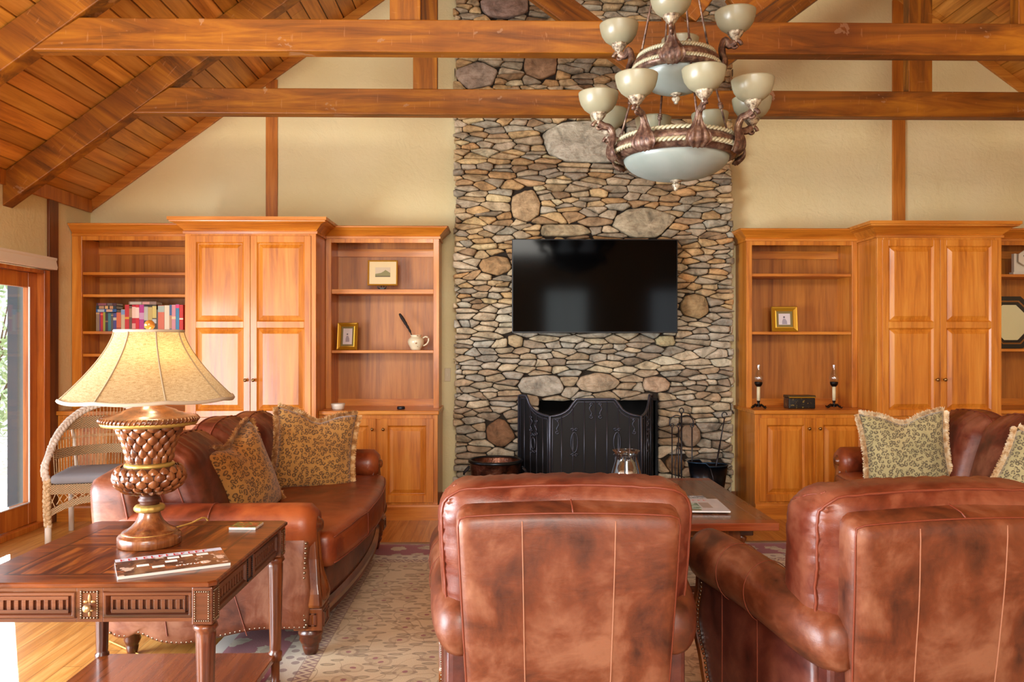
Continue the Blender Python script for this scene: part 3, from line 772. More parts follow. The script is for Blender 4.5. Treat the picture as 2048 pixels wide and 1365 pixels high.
def roll_arm(mb, x, zc, y0, y1, rx, rz, drop=0.0, n=28, sweep=0.0, rear=.62):
    rings = []; L = y1-y0; M = 26
    for i in range(M+1):
        t = i/M; y = y0+L*t
        e = 1.0
        df = (y1-y)/.05; db = (y-y0)/.09
        if df < 1: e = math.sqrt(max(0, 1-(1-df)**2))*.35+.65
        db = (y-y0)/.20; eb = 1.0 if db >= 1 else rear+(1-rear)*math.sqrt(max(0, 1-(1-db)**2))
        k = min(e, eb)*(1+.04*math.sin(t*9)*.3)
        cz = zc-drop*(1-t)**2; cx = x+sweep*t
        ring = []
        for j in range(n):
            a = 2*PI*j/n; ca, sa = math.cos(a), math.sin(a)
            ring.append((cx+rx*k*ca, y, cz+rz*k*sa*(1.0 if sa > 0 else 1.12)))
        rings.append(ring)
    return mb.loops(rings, True, True, True)

def make_recliner(label, loc, rz):
    t = thing('recliner_chair', label, 'armchair', loc, rz, 'leather club recliners')
    # rear panel
    H = (.35, .082, .35); r = .04
    def fn(x, y, z, u, v, w_):
        k = (w_+1)/2; x *= .89+.11*k**.8
        y += -.075*k+(.012*(1-u*u)*(1-w_*w_) if v < 0 else 0)*-1
        z += .012*(1-u*u)*k+(.04*(v+1)*.5 if w_ > 0 else 0)*k
        y += .006*noise.noise(Vector((x*4, z*4, 1)))
        return (x, y-.345, z+.575)
    b = MB(); b.cushion(*H, r, (26, 6, 26), fn)
    bp = b.build('back_panel', lea_panel, t, smooth=True)
    b = MB(); b.tube(ring_path(H, r, fn, -.90, out=.001), .003, 6, closed=True); b.build('panel_welt', pipe_m, bp, smooth=True)
    b = MB()
    for u in (-.415, .40):
        b.tube([tuple(Vector(surf(u, -1, lerp(-1, .93, i/20), H, r, fn))+Vector((0, -.0004, 0))) for i in range(21)], .0018, 6)
    b.build('vertical_seam', seam_m, bp, smooth=True)
    b = MB(); b.tube([tuple(Vector(surf(.03, lerp(-.9, 1, i/6), 1, H, r, fn))+Vector((0, 0, .001))) for i in range(7)], .0025, 6); b.build('top_seam', pipe_m, bp, smooth=True)
    # back cushion
    Hc = (.415, .135, .27); rc = .10
    def fc(x, y, z, u, v, w_):
        k = (w_+1)/2
        x *= 1.0-.07*(1-k)**2; px_ = 1-(abs(u)**4)*.0
        y *= 1+.15*(1-u*u)*(1-w_*w_)
        z += .018*(1-u*u)*k
        # gathers along the top and the sides
        edge = max(sstep(.25, .9, w_), sstep(.5, .95, abs(u)))
        am = 1.1+1.6*max(-.5, noise.noise(Vector((u*4, v, 11)))); g = .0026*am*math.sin(52*u+14*noise.noise(Vector((u*5, v*1.5+w_, 5))))*sstep(.5, 1, w_)*sstep(-1.3, .1, v)*sstep(1.2, -.2, v)+.0026*am*math.sin(50*w_+12*noise.noise(Vector((w_*5, v*2, 8))))*sstep(.75, 1, abs(u))
        y += g*1.2; z += g*(1 if w_ > 0 else 0)
        y += .008*noise.noise(Vector((u*2, w_*2, 3)))
        return (x, y-.225-.07*k, z+.728)
    b = MB(); b.cushion(*Hc, rc, (54, 12, 40), fc); bc = b.build('back_cushion', lea_cush, t, smooth=True)
    b = MB(); b.tube(ring_path(Hc, rc, fc, -.80, 24, out=.002), .0045, 6, closed=True); b.build('piping', pipe_m, bc, smooth=True)
    b = MB()
    for sx in (-1, 1):
        b.tube([tuple(Vector(surf(sx*lerp(.86, 1, i/6), lerp(-.4, .5, i/6), lerp(1, .86, i/6), Hc, rc, fc))*1.0) for i in range(7)], .0022, 5)
    b.build('corner_seam', pipe_m, bc, smooth=True)
    # seat
    b = MB(); b.cushion(.285, .34, .085, .05, (16, 18, 6), lambda x, y, z, u, v, w_: (x, y+.155, z+.40+.02*(1-u*u)*(1-v*v)*(w_ > 0)))
    b.build('seat_cushion', lea_cush, t, smooth=True)
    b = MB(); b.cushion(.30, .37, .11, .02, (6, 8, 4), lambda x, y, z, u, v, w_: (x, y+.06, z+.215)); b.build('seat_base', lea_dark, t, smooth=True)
    side = [(-.33, .54), (-.335, .3), (-.32, .11), (-.1, .105), (.1, .10), (.26, .085), (.315, .10), (.345, .16), (.365, .22), (.40, .28), (.425, .35), (.415, .42), (.395, .48), (.39, .56)]
    side = [(p.x, p.y) for p in [Vector((a, c, 0)) for a, c in side]]
    for sx in (-1, 1):
        b = MB(); rings = []
        for xx, k in ((.31, 1.0), (.38, 1.0), (.392, .985), (.398, .95), (.40, .85)):
            cy, cz = .04, .33
            rings.append([(sx*xx, cy+(p[0]-cy)*k, cz+(p[1]-cz)*k) for p in side])
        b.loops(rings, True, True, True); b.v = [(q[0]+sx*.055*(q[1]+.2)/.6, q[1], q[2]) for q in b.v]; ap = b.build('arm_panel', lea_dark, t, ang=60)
        b = MB()
        for yy in (-.02, .22): b.tube([(sx*.4005, yy, .12), (sx*.4015, yy-.004, .33), (sx*.40, yy, .53)], .0015, 5)
        b.v = [(q[0]+sx*.055*(q[1]+.2)/.6, q[1], q[2]) for q in b.v]; b.build('side_seam', pipe_m, ap)
        b = MB(); b2 = roll_arm(b, sx*.335, .615, -.43, .44, .09, .10, .075, sweep=sx*.082, rear=.5)
        ar = b.build('arm_roll', lea_panel, t, smooth=True)
        b = MB()
        for yy in (-.02, .17):
            b = MB(); b.tube([(sx*(.335+.082*(yy+.43)/.87)+.0935*math.cos(a), yy, .615-.075*(1-(yy+.43)/.87)**2+.1035*math.sin(a)*(1 if math.sin(a) > 0 else 1.12)) for a in [2*PI*i/28 for i in range(28)]], .0016, 5, closed=True); b.build('arm_seam', pipe_m, ar)
        b = MB(); b.box(sx*.30, sx*.375, -.405, -.33, .08, .50); b.build('rear_post', lea_dark, t, bevel=.015)
        # carved wooden arm front with nailheads
        fr = [Vector((p[0], p[1], 0)) for p in side[5:]]
        cur = smooth_curve(fr, 5)
        b = MB(); rings = []
        for i, p in enumerate(cur):
            k = i/(len(cur)-1); wv = .026+.016*math.sin(PI*min(1, k*1.3))
            rings.append([(sx*.305, p.x-.004, p.y), (sx*.41, p.x-.004, p.y), (sx*.412, p.x+wv*.5, p.y), (sx*.39, p.x+wv, p.y), (sx*.325, p.x+wv*1.05, p.y), (sx*.302, p.x+wv*.5, p.y)])
        b.loops(rings, True, True, True); b.v = [(q[0]+sx*.055*(q[1]+.2)/.6, q[1], q[2]) for q in b.v]; b.build('carved_arm_front', frame_z, t, ang=40)
        b = MB(); nails(b, [(sx*.4015, p.x-.012, p.y) for p in cur], .017, .0052, (sx, 0, 0)); b.v = [(q[0]+sx*.055*(q[1]+.2)/.6, q[1], q[2]) for q in b.v]; b.build('nailhead_trim', nail_m, t, smooth=True)
        o = turned_leg(.11, .042).build('leg', walnut_z, t, smooth=True); o.location = (sx*.39, .315, 0)
        b = MB(); b.hexa([(-.025, -.025, 0), (.025, -.025, 0), (.025, .025, 0), (-.025, .025, 0), (-.03, -.03, .11), (.03, -.03, .11), (.03, .03, .11), (-.03, .03, .11)])
        o = b.build('leg', walnut_z, t, bevel=.004); o.location = (sx*.34, -.29, 0)
    return t
rec = make_recliner('brown leather recliner in the centre foreground seen straight from behind', (.215, 2.90, .012), 0.0)
dup(rec, (1.30, 2.80, .012), math.radians(8), 'brown leather recliner at the right foreground turned slightly left')

def make_sofa(label, loc, rz):
    """local: back at y=0, seat front at y=1.1, width along x"""
    t = thing('sofa', label, 'sofa', loc, rz, 'three cushion leather sofas')
    W = 1.05
    # outside back, camel shaped
    def fb(x, y, z, u, v, w_):
        k = (w_+1)/2; z += .07*(1-abs(u)**2.2)*k-.02
        return (x, y+.16-.10*k+.02*(1-w_*w_)*(1 if v > 0 else -1), z+.485)
    b = MB(); b.cushion(W-.02, .10, .36, .05, (40, 6, 14), fb); bk = b.build('back_frame', lea_panel, t, smooth=True)
    b = MB(); b.tube(ring_path((W-.02, .10, .36), .05, fb, .55, out=.002), .0045, 6, closed=True); b.build('back_piping', pipe_m, bk, smooth=True)
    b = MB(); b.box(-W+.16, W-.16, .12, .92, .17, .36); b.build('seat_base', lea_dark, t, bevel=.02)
    b = MB()
    def ff(x, y, z, u, v, w_): return (x, y+.955+.075*(1-u*u), z+.285+.004*math.sin(u*60)*(v > 0))
    b.cushion(W-.165, .03, .085, .012, (40, 3, 6), ff); b.build('front_rail', lea_dark, t, smooth=True)
    b = MB()
    prof = [(.0, .125), (.035, .125), (.045, .135), (.04, .15), (.05, .165), (.05, .185), (.04, .195), (.03, .205), (.0, .205)]
    rings = []
    for i in range(31):
        u = -1+2*i/30; rings.append([((W-.14)*u, .955+.075*(1-u*u)+a, c) for a, c in prof])
    b.loops(rings, True, True, True); b.build('wood_rail', walnut_x, t, ang=40)
    # long seat cushion with a bowed front
    def fs(x, y, z, u, v, w_):
        f = sstep(-.2, 1, v); y = y+.645+f*.085*(1-u*u)
        z = z+.455+.022*(1-u**4)*(1-v*v*.7)*(w_ > 0)+.006*noise.noise(Vector((x*5, y*6, 2)))*(w_ > 0)
        z += -.004*(math.exp(-((u-.33)/.01)**2)+math.exp(-((u+.33)/.01)**2))*(v > .9)
        return (x, y, z)
    Hs = (W-.185, .405, .085)
    b = MB(); b.cushion(*Hs, .04, (60, 26, 6), fs); sc_ = b.build('seat_cushion', lea_sofa, t, smooth=True)
    b = MB()
    for i0, i1, ww in ((-1, 1, .78), (-1, 1, -.78)):
        b.tube([tuple(Vector(surf(lerp(-.97, .97, i/30), 1, ww, Hs, .04, fs))+Vector((0, .002, 0))) for i in range(31)], .0042, 6)
    for uu in (-.34, .34):
        b.tube([tuple(Vector(surf(uu, 1, lerp(-.9, .9, i/6), Hs, .04, fs))+Vector((0, .001, 0))) for i in range(7)], .0025, 5)
    b.build('seat_piping', pipe_m, sc_, smooth=True)
    # three back cushions
    Hb = (.298, .12, .255)
    for k, cx in enumerate((-.585, 0, .585)):
        rg = k*3.1
        def fc(x, y, z, u, v, w_, cx=cx, rg=rg):
            kk = (w_+1)/2
            y *= 1+.35*(1-u*u)*(1-w_*w_); x *= 1-.05*(1-kk)
            z += .03*(1-u*u)*kk-.035*abs(u)**3*kk
            g = .004*math.sin(30*u+rg)*sstep(.35, 1, w_)*sstep(-.9, .6, v)
            y += g; z += g
            return (x+cx, y+.385-.17*kk, z+.715+(.02 if cx == 0 else 0))
        b = MB(); b.cushion(*Hb, .095, (32, 10, 26), fc); bc = b.build('back_cushion', lea_cush, t, smooth=True)
        b = MB(); b.tube(ring_path(Hb, .095, fc, .35, out=.002), .0045, 6, closed=True); b.tube(ring_path(Hb, .095, fc, -.45, out=.002), .004, 6, closed=True); b.build('piping', pipe_m, bc, smooth=True)
    for sx in (-1, 1):
        b = MB(); roll_arm(b, sx*(W-.105), .602, .06, 1.0, .108, .10, 0.0); ar = b.build('arm_roll', lea_sofa, t, smooth=True)
        b = MB()
        b.tube([(sx*(W-.105)+.1095*math.cos(a), .52, .602+.1015*math.sin(a)*(1 if math.sin(a) > 0 else 1.12)) for a in [2*PI*i/28 for i in range(28)]], .002, 5, closed=True); b.build('arm_seam', pipe_m, ar)
        # side panel with scalloped bottom
        bot = [(.0, .30), (.03, .20), (.08, .12), (.14, .105), (.2, .125), (.3, .085), (.42, .075), (.55, .10), (.72, .135), (.86, .14), (.97, .14)]
        top = [(.985, .3), (.965, .45), (.975, .56), (.6, .57), (.06, .60), (-.01, .5)]
        poly = [(p.x, p.y) for p in smooth_curve([(a, c, 0) for a, c in bot], 4)]+top
        b = MB(); rings = []
        for xx, kx in ((W-.19, 1), (W-.03, 1), (W-.015, .985), (W-.008, .95), (W-.004, .8)):
            rings.append([(sx*xx, .48+(p[0]-.48)*kx, .34+(p[1]-.34)*kx) for p in poly])
        b.loops(rings, True, True, True); sp_ = b.build('side_panel', lea_panel, t, ang=60)
        b = MB()
        for yy, dy in ((.30, .02), (.60, .05)): b.tube([(sx*(W-.002), yy+dy*2, .12), (sx*(W-.0035), yy+dy*.7, .33), (sx*(W-.005), yy, .53)], .0025, 5)
        b.build('side_seam', pipe_m, sp_)
        cur = smooth_curve([(a, c, 0) for a, c in bot[2:]], 5)
        b = MB(); nails(b, [(sx*(W-.012), p.x, p.y+.014) for p in cur]+[(sx*(W-.014), y_, z_) for y_, z_ in ((.955, .2), (.945, .27), (.93, .31), (.955, .37), (.962, .46), (.965, .54))], .0225, .0068, (sx, 0, 0)); b.build('nailhead_trim', nail_m, t, smooth=True)
        # carved facade: scroll eye, tear drop, square block
        xc = W-.105; b = MB()
        ol = [(.60, .018, .012), (.57, .03, .02), (.52, .026, .026), (.45, .03, .032), (.39, .038, .042), (.34, .052, .058), (.30, .066, .070), (.265, .07, .066), (.245, .064, .05), (.236, .05, .03)]
        rings = []
        for z, hw, dp in ol:
            rings.append([(sx*xc+hw*math.cos(a), .985+(dp*math.sin(a) if math.sin(a) > 0 else -.03), z) for a in [2*PI*i/20 for i in range(20)]])
        b.loops(rings, True, True, True); b.build('carved_teardrop', frame_z, t, smooth=True)
        b = MB(); rings = []
        for z, hw, dp in ((.60, .032, .0), (.52, .038, .004), (.45, .044, .01), (.39, .055, .016), (.34, .07, .022), (.30, .084, .03), (.25, .088, .034), (.236, .084, .034)):
            rings.append([(sx*xc-hw, .93, z), (sx*xc+hw, .93, z), (sx*xc+hw, .99+dp, z), (sx*xc+hw-.012, 1.0+dp, z), (sx*xc-hw+.012, 1.0+dp, z), (sx*xc-hw, .99+dp, z)])
        b.loops(rings, True, True, True); b.build('facade_board', frame_z, t, bevel=.004)
        b = MB(); b.cur = 0; x0, x1 = sx*xc-.072, sx*xc+.072
        b.box(x0, x1, .90, 1.035, .128, .232); b.build('corner_block', frame_z, t, bevel=.006)
        b = MB()
        for d0, d1 in ((.012, .024), (.034, .044)):
            b.box(x0+d0, x1-d0, 1.033, 1.041, .138+d0*.5, .138+d1*.5); b.box(x0+d0, x1-d0, 1.033, 1.041, .222-d1*.5, .222-d0*.5)
            b.box(x0+d0, x0+d1, 1.033, 1.041, .138+d0*.5, .222-d0*.5); b.box(x1-d1, x1-d0, 1.033, 1.041, .138+d0*.5, .222-d0*.5)
            for yy0 in (0,):
                xs = sx*(xc+.072); b.box(xs-.002, xs+.005, .915+d0, .915+d1, .15, .21); b.box(xs-.002, xs+.005, 1.02-d1, 1.02-d0, .15, .21); b.box(xs-.002, xs+.005, .915+d0, 1.02-d0, .15-.0, .158); b.box(xs-.002, xs+.005, .915+d0, 1.02-d0, .202, .21)
        b.build('block_moulding', walnut_z, t, bevel=.002)
        b = MB(); b.lathe([(.04, 0), (.046, .008), (.03, .014), (.028, .026), (.018, .032), (.0005, .034)], (sx*xc, .99, .602), 24, ax=(0, 1, 0)); 
        for i in range(14):
            a = 2*PI*i/14; b.ball((sx*xc+.044*math.cos(a), .993, .602+.044*math.sin(a)), .007, 6, 4)
        b.build('scroll_rosette', walnut_z, t, smooth=True)
        o = turned_leg(.128, .055).build('leg', walnut_z, t, smooth=True); o.location = (sx*(W-.105), .965, 0)
        o = turned_leg(.132, .04).build('leg', walnut_z, t, smooth=True); o.location = (sx*(W-.14), .12, -.012)
    b = MB(); b.box(-W+.16, W-.16, .1, .16, .11, .3); b.build('back_rail', lea_dark, t, bevel=.01)
    return t
sofa = make_sofa('brown leather sofa on the left with two leopard pillows', (-1.845, 4.67, .012), -PI/2)
dup(sofa, (3.44, 4.74, .012), PI/2, 'brown leather sofa on the right beyond the turned recliner')

# ---------------------------------------------------------------- leopard pillows
def leopard(name, base, base2, ring):
    n = NT(name); v = n.mapping((1, 1, 1)); wv = n.noise(v, 14, 2, .5, 0, 'Color')
    mx = n.t.nodes.new('ShaderNodeMix'); mx.data_type = 'VECTOR'; mx.inputs[0].default_value = .035; n.L(v, mx.inputs[4]); n.L(wv, mx.inputs[5])
    d = n.voro(n.flat(mx.outputs[1], 0, 2), 40, rand=.8, dim='2D')
    r1 = n.math('MULTIPLY', n.math('GREATER_THAN', d, .22), n.math('LESS_THAN', d, .43))
    br = n.math('GREATER_THAN', n.noise(v, 75, 2, .5), .42)
    m = n.math('MULTIPLY', r1, br)
    c = n.ramp(n.noise(v, 8, 3), [(.35, base), (.65, base2)])
    c = n.mix(n.math('MULTIPLY', n.math('LESS_THAN', d, .22), .3), c, ring)
    n.color(n.mix(n.math('MULTIPLY', m, .9), c, ring)); n.bump(n.noise(v, 220, 2), .4, .003)
    return n.set(rough=.85, sheen=.3)
leo_gold = leopard('leopard_gold', '#b98a45', '#a87a3c', '#4d3520'); leo_sage = leopard('leopard_sage', '#b3a878', '#a0986a', '#4a4030')
def fr_mat(name, a, c_, d):
    n = NT(name); v = n.mapping((1, 1, 1)); n.color(n.ramp(n.noise(v, 26, 3, .6), [(.35, a), (.5, c_), (.65, d)])); return n.set(rough=.9, sheen=.2)
fringe_gold = fr_mat('fringe_gold', '#8a5a2a', '#c08c50', '#e3c492'); fringe_cream = fr_mat('fringe_cream', '#b98a58', '#dcbf92', '#efe0c2')
def pillow(label, W, T, mat, fm, loc, rot, dent=.22, ears=.10, fl=.035, seed=1):
    rg = random.Random(seed); N = 26
    def outline(u, v):
        x = u*W*(1-ears*(1-v*v)*abs(u)**2); z = v*W*(1-ears*(1-u*u)*abs(v)**2)
        if v > -.2: z -= dent*W*math.exp(-(u/.38)**2)*sstep(-.2, 1, v)
        return x, z
    t = thing('throw_pillow', label, 'pillow', loc)
    t.rotation_euler = rot
    b = MB(); vs = []; fs = []
    for sd in (-1, 1):
        k0 = len(vs)
        for i in range(N+1):
            for j in range(N+1):
                u, v = -1+2*i/N, -1+2*j/N; x, z = outline(u, v)
                th = T*(max(0, (1-u*u)*(1-v*v)))**.42*(1-.3*math.exp(-(u/.3)**2)*sstep(0, 1, v))
                th *= 1+.12*noise.noise(Vector((u*1.7+seed, v*1.7, sd)))
                vs.append((x, sd*th, z))
        for i in range(N):
            for j in range(N):
                a = k0+i*(N+1)+j; q = (a, a+N+1, a+N+2, a+1); fs.append(q if sd < 0 else q[::-1])
    b.add(vs, fs); o = b.build('cover', mat, t, smooth=True)
    me = o.data; bm_ = bmesh.new(); bm_.from_mesh(me); bmesh.ops.remove_doubles(bm_, verts=bm_.verts, dist=1e-5); bmesh.ops.recalc_face_normals(bm_, faces=bm_.faces); bm_.to_mesh(me); bm_.free()
    P = []
    for i in range(60): P.append(outline(-1+2*i/60, -1))
    for i in range(60): P.append(outline(1, -1+2*i/60))
    for i in range(60): P.append(outline(1-2*i/60, 1))
    for i in range(60): P.append(outline(-1, 1-2*i/60))
    b = MB(); m = len(P); vs = []
    for i in range(m):
        p, q = Vector((P[i][0], 0, P[i][1])), Vector((P[(i+1) % m][0], 0, P[(i+1) % m][1]))
        d = (q-p); nrm = Vector((d.z, 0, -d.x)).normalized()
        for k in range(16):
            s_ = p+d*rg.random(); a = nrm+Vector((0, rg.uniform(-1.1, 1.1), 0))+d.normalized()*rg.uniform(-.35, .35); a.normalize()
            L = fl*rg.uniform(.7, 1.1); w_ = d.normalized()*.0028; bend = Vector((0, 0, -.25*fl*rg.random()))
            e = s_+a*L+bend; mid = s_+a*L*.55
            b.add([s_-w_, s_+w_, mid+w_, mid-w_, e+w_*.4, e-w_*.4], [(0, 1, 2, 3), (3, 2, 4, 5)])
    f = b.build('fringe', fm, t); f['kind'] = 'stuff'
    return t
R = math.radians
pillow('gold leopard pillow with tan fringe on the near end of the left sofa', .25, .125, leo_gold, fringe_gold, (-1.37, 4.24, .735), (R(-14), R(-16), R(76)), .16, seed=2)
pillow('gold leopard pillow with tan fringe at the far end of the left sofa', .26, .085, leo_gold, fringe_gold, (-1.17, 5.07, .775), (R(-12), R(8), R(28)), .20, seed=5)
pillow('sage leopard pillow with cream fringe on the far end of the right sofa', .27, .08, leo_sage, fringe_cream, (2.70, 5.22, .735), (R(-10), R(-3), R(-8)), .20, seed=8)
pillow('sage leopard pillow with cream fringe cut off by the right edge', .25, .08, leo_sage, fringe_cream, (3.10, 4.45, .65), (R(-14), R(22), R(-40)), .18, seed=9)
# ================================================================ rug
def rug_mat(x0, x1, y0, y1):
    n = NT('oriental_rug'); o = n.sep(n.tc.outputs['Object'])
    v = n.mapping((1, 1, 1))
    dx = n.math('MINIMUM', n.math('SUBTRACT', o[0], x0), n.math('SUBTRACT', x1, o[0]))
    dy = n.math('MINIMUM', n.math('SUBTRACT', o[1], y0), n.math('SUBTRACT', y1, o[1]))
    d = n.math('MINIMUM', dx, dy)
    along = n.math('ADD', n.math('MULTIPLY', n.math('LESS_THAN', dx, dy), o[1]), n.math('MULTIPLY', n.math('GREATER_THAN', dx, dy), o[0]))
    def band(a, c): return n.math('MULTIPLY', n.math('GREATER_THAN', d, a), n.math('LESS_THAN', d, c))
    # field: cream gold with vines, leaves and rosettes
    big = n.noise(v, 1.6, 2)
    fld = n.ramp(big, [(.35, '#cdb184'), (.65, '#d9c39a')])
    w1 = n.noise(v, 4.6, 1, .4, .7); vine = n.math('LESS_THAN', n.math('ABSOLUTE', n.math('SUBTRACT', w1, .5)), .009)
    w2 = n.noise(n.mapping((1, 1, 1), (5, 3, 0)), 3.4, 1, .4, .9); vine2 = n.math('LESS_THAN', n.math('ABSOLUTE', n.math('SUBTRACT', w2, .5)), .007)
    fld = n.mix(n.math('MULTIPLY', n.math('ADD', vine, vine2, clamp=True), .55), fld, '#8d6a3c')
    # leaves (elongated cells) and palmettes
    wv = n.noise(v, 9, 2, .5, 0, 'Color'); mx = n.t.nodes.new('ShaderNodeMix'); mx.data_type = 'VECTOR'; mx.inputs[0].default_value = .03; n.L(v, mx.inputs[4]); n.L(wv, mx.inputs[5])
    lv = n.mapping((8.0, 19, 1), src=mx.outputs[1]); dl = n.voro(lv, 1.0, rand=.8, dim='2D')
    leaf = n.math('LESS_THAN', dl, .27); leafe = n.math('MULTIPLY', n.math('GREATER_THAN', dl, .15), leaf)
    fld = n.mix(n.math('MULTIPLY', leaf, .5), fld, '#8f6f38'); fld = n.mix(n.math('MULTIPLY', leafe, .5), fld, '#6d5634')
    rv = n.mapping((5.8, 6.4, 1), (.31, .2, 0), src=mx.outputs[1]); dr = n.voro(rv, 1.0, rand=.75, dim='2D')
    ro = n.math('MULTIPLY', n.math('LESS_THAN', dr, .30), n.math('GREATER_THAN', dr, .22)); rc = n.math('LESS_THAN', dr, .22)
    fld = n.mix(n.math('MULTIPLY', rc, .55), fld, '#c1a577'); fld = n.mix(n.math('MULTIPLY', ro, .45), fld, '#8a6238')
    fld = n.mix(n.math('MULTIPLY', n.math('LESS_THAN', dr, .075), .85), fld, '#8a2436')
    # border
    bd = n.math('LESS_THAN', n.math('ADD', n.voro(n.mapping((6.5, 6.5, 1), src=mx.outputs[1]), 1.0, rand=.9, dim='2D'), n.math('MULTIPLY', n.math('SUBTRACT', n.noise(v, 24, 2, .5, .5), .5), .55)), .33)
    bd2 = n.math('LESS_THAN', n.noise(v, 11, 2, .5, .8), .47)
    red = n.mix(n.math('MULTIPLY', bd, .95), '#8c1230', '#c2b596')
    red = n.mix(n.math('MULTIPLY', n.math('MULTIPLY', bd2, bd), .45), red, '#8a6f52')
    guard = n.mix(n.math('MULTIPLY', n.math('LESS_THAN', n.voro(n.mapping((14, 14, 1)), 1.0, rand=.6, dim='2D'), .27), .7), '#cfc3ab', '#6a3a3c')
    zz = n.math('ABSOLUTE', n.math('SUBTRACT', n.math('FRACT', n.math('MULTIPLY', along, 17)), .5))
    zd = n.math('DIVIDE', n.math('SUBTRACT', d, .475), .06)
    zl = n.math('LESS_THAN', n.math('ABSOLUTE', n.math('SUBTRACT', n.math('FRACT', n.math('ADD', n.math('MULTIPLY', zz, 2.0), n.math('MULTIPLY', zd, 1.2))), .5)), .2)
    zig = n.mix(n.math('MULTIPLY', zl, .85), '#c8b08c', '#70323a')
    c = fld
    c = n.mix(band(0, .065), c, '#b9afa0'); c = n.mix(band(.065, .36), c, red); c = n.mix(band(.36, .475), c, guard); c = n.mix(band(.475, .535), c, zig)
    ln = n.math('ADD', n.math('ADD', band(.355, .363), band(.468, .474)), band(.534, .540), clamp=True)
    c = n.mix(n.math('MULTIPLY', ln, .6), c, '#7a4638')
    c = n.mix(n.math('MULTIPLY', n.noise(v, 150, 2), .2), c, '#6f5a44')
    n.color(c); n.bump(n.noise(v, 260, 2), .5, .003)
    return n.set(rough=.95, sheen=.2)
RX0, RX1, RY0, RY1 = -1.36, 3.05, 1.3, 5.80
b = MB(); b.cushion((RX1-RX0)/2, (RY1-RY0)/2, .006, .004, (40, 40, 2), lambda x, y, z, u, v, w_: (x+(RX0+RX1)/2, y+(RY0+RY1)/2, z+.006))
tag(b.build('area_rug', rug_mat(RX0, RX1, RY0, RY1), smooth=True), 'cream oriental rug with a red floral border under the seating', 'rug')

# ================================================================ end table
def table_top_mat():
    n = NT('parquet_walnut'); v = n.tc.outputs['Object']
    a = n.noise(n.mapping((26, 2.2, 8), rot=(0, 0, R(52))), 1.0, 5, .62, .7)
    a2 = n.noise(n.mapping((2.2, 26, 8), rot=(0, 0, R(38))), 1.0, 5, .62, .7)
    o = n.sep(v); m = n.math('GREATER_THAN', n.math('MULTIPLY', o[0], o[1]), 0.0)
    s_ = n.math('ADD', n.math('MULTIPLY', a, m), n.math('MULTIPLY', a2, n.math('SUBTRACT', 1.0, m)))
    c = n.ramp(s_, [(.32, '#1c0a05'), (.5, '#5a260e'), (.66, '#96541f')])
    bx = n.math('GREATER_THAN', n.math('MAXIMUM', n.math('DIVIDE', n.math('ABSOLUTE', o[0]), .31), n.math('DIVIDE', n.math('ABSOLUTE', o[1]), .35)), 1.0)
    edge = n.ramp(n.noise(n.mapping((4, 30, 8)), 1.0, 4, .6, .5), [(.35, '#451c0b'), (.65, '#7a3e1a')])
    c = n.mix(bx, c, edge)
    ml = n.math('LESS_THAN', n.math('ABSOLUTE', n.math('SUBTRACT', n.math('MAXIMUM', n.math('DIVIDE', n.math('ABSOLUTE', o[0]), .31), n.math('DIVIDE', n.math('ABSOLUTE', o[1]), .35)), 1.0)), .017)
    l2 = n.math('LESS_THAN', n.math('MINIMUM', n.math('ABSOLUTE', o[0]), n.math('ABSOLUTE', o[1])), .0032)
    ml = n.math('ADD', ml, n.math('MULTIPLY', l2, n.math('SUBTRACT', 1.0, bx)), clamp=True)
    n.color(n.mix(n.math('MULTIPLY', ml, .8), c, '#1d0c06'))
    sc_ = n.math('GREATER_THAN', n.noise(n.mapping((1, 1, 1)), 46, 3, .6), .7)
    n.bump(n.math('ADD', n.math('MULTIPLY', s_, .2), n.math('MULTIPLY', ml, -1.0)), .15, .002)
    return n.set(rough=.30, coat=.22, coat_rough=.12)
TX0, TX1, TY0, TY1, TZ = -1.725, -.905, 2.54, 3.43, .70
tcx, tcy = (TX0+TX1)/2, (TY0+TY1)/2
et = thing('end_table', 'carved walnut end table carrying the lit lamp', 'side table', (tcx, tcy, 0))
hx, hy = (TX1-TX0)/2, (TY1-TY0)/2
def oct_top(mb, hx, hy, ch, z0, z1, e):
    def P(k, z):
        a, c = hx-k, hy-k
        return [(-a+ch, -c, z), (a-ch, -c, z), (a, -c+ch, z), (a, c-ch, z), (a-ch, c, z), (-a+ch, c, z), (-a, c-ch, z), (-a, -c+ch, z)]
    mb.loops([P(.012, z0), P(.002, z0+e), P(0, z0+e*1.6), P(0, z1-e), P(.006, z1)], True, True, True)
b = MB(); oct_top(b, hx, hy, .02, TZ-.02, TZ, .004); b.build('table_top', table_top_mat(), et, bevel=.0015)
pm_frame = wood('end_table_frame', '#2b130b', '#5f3018', '#85502c', axis=0, coat=.4, rough=.36)
pm_dark = wood('end_table_recess', '#1c0e0a', '#3c2115', '#5c3824', axis=0, coat=.2, rough=.45)
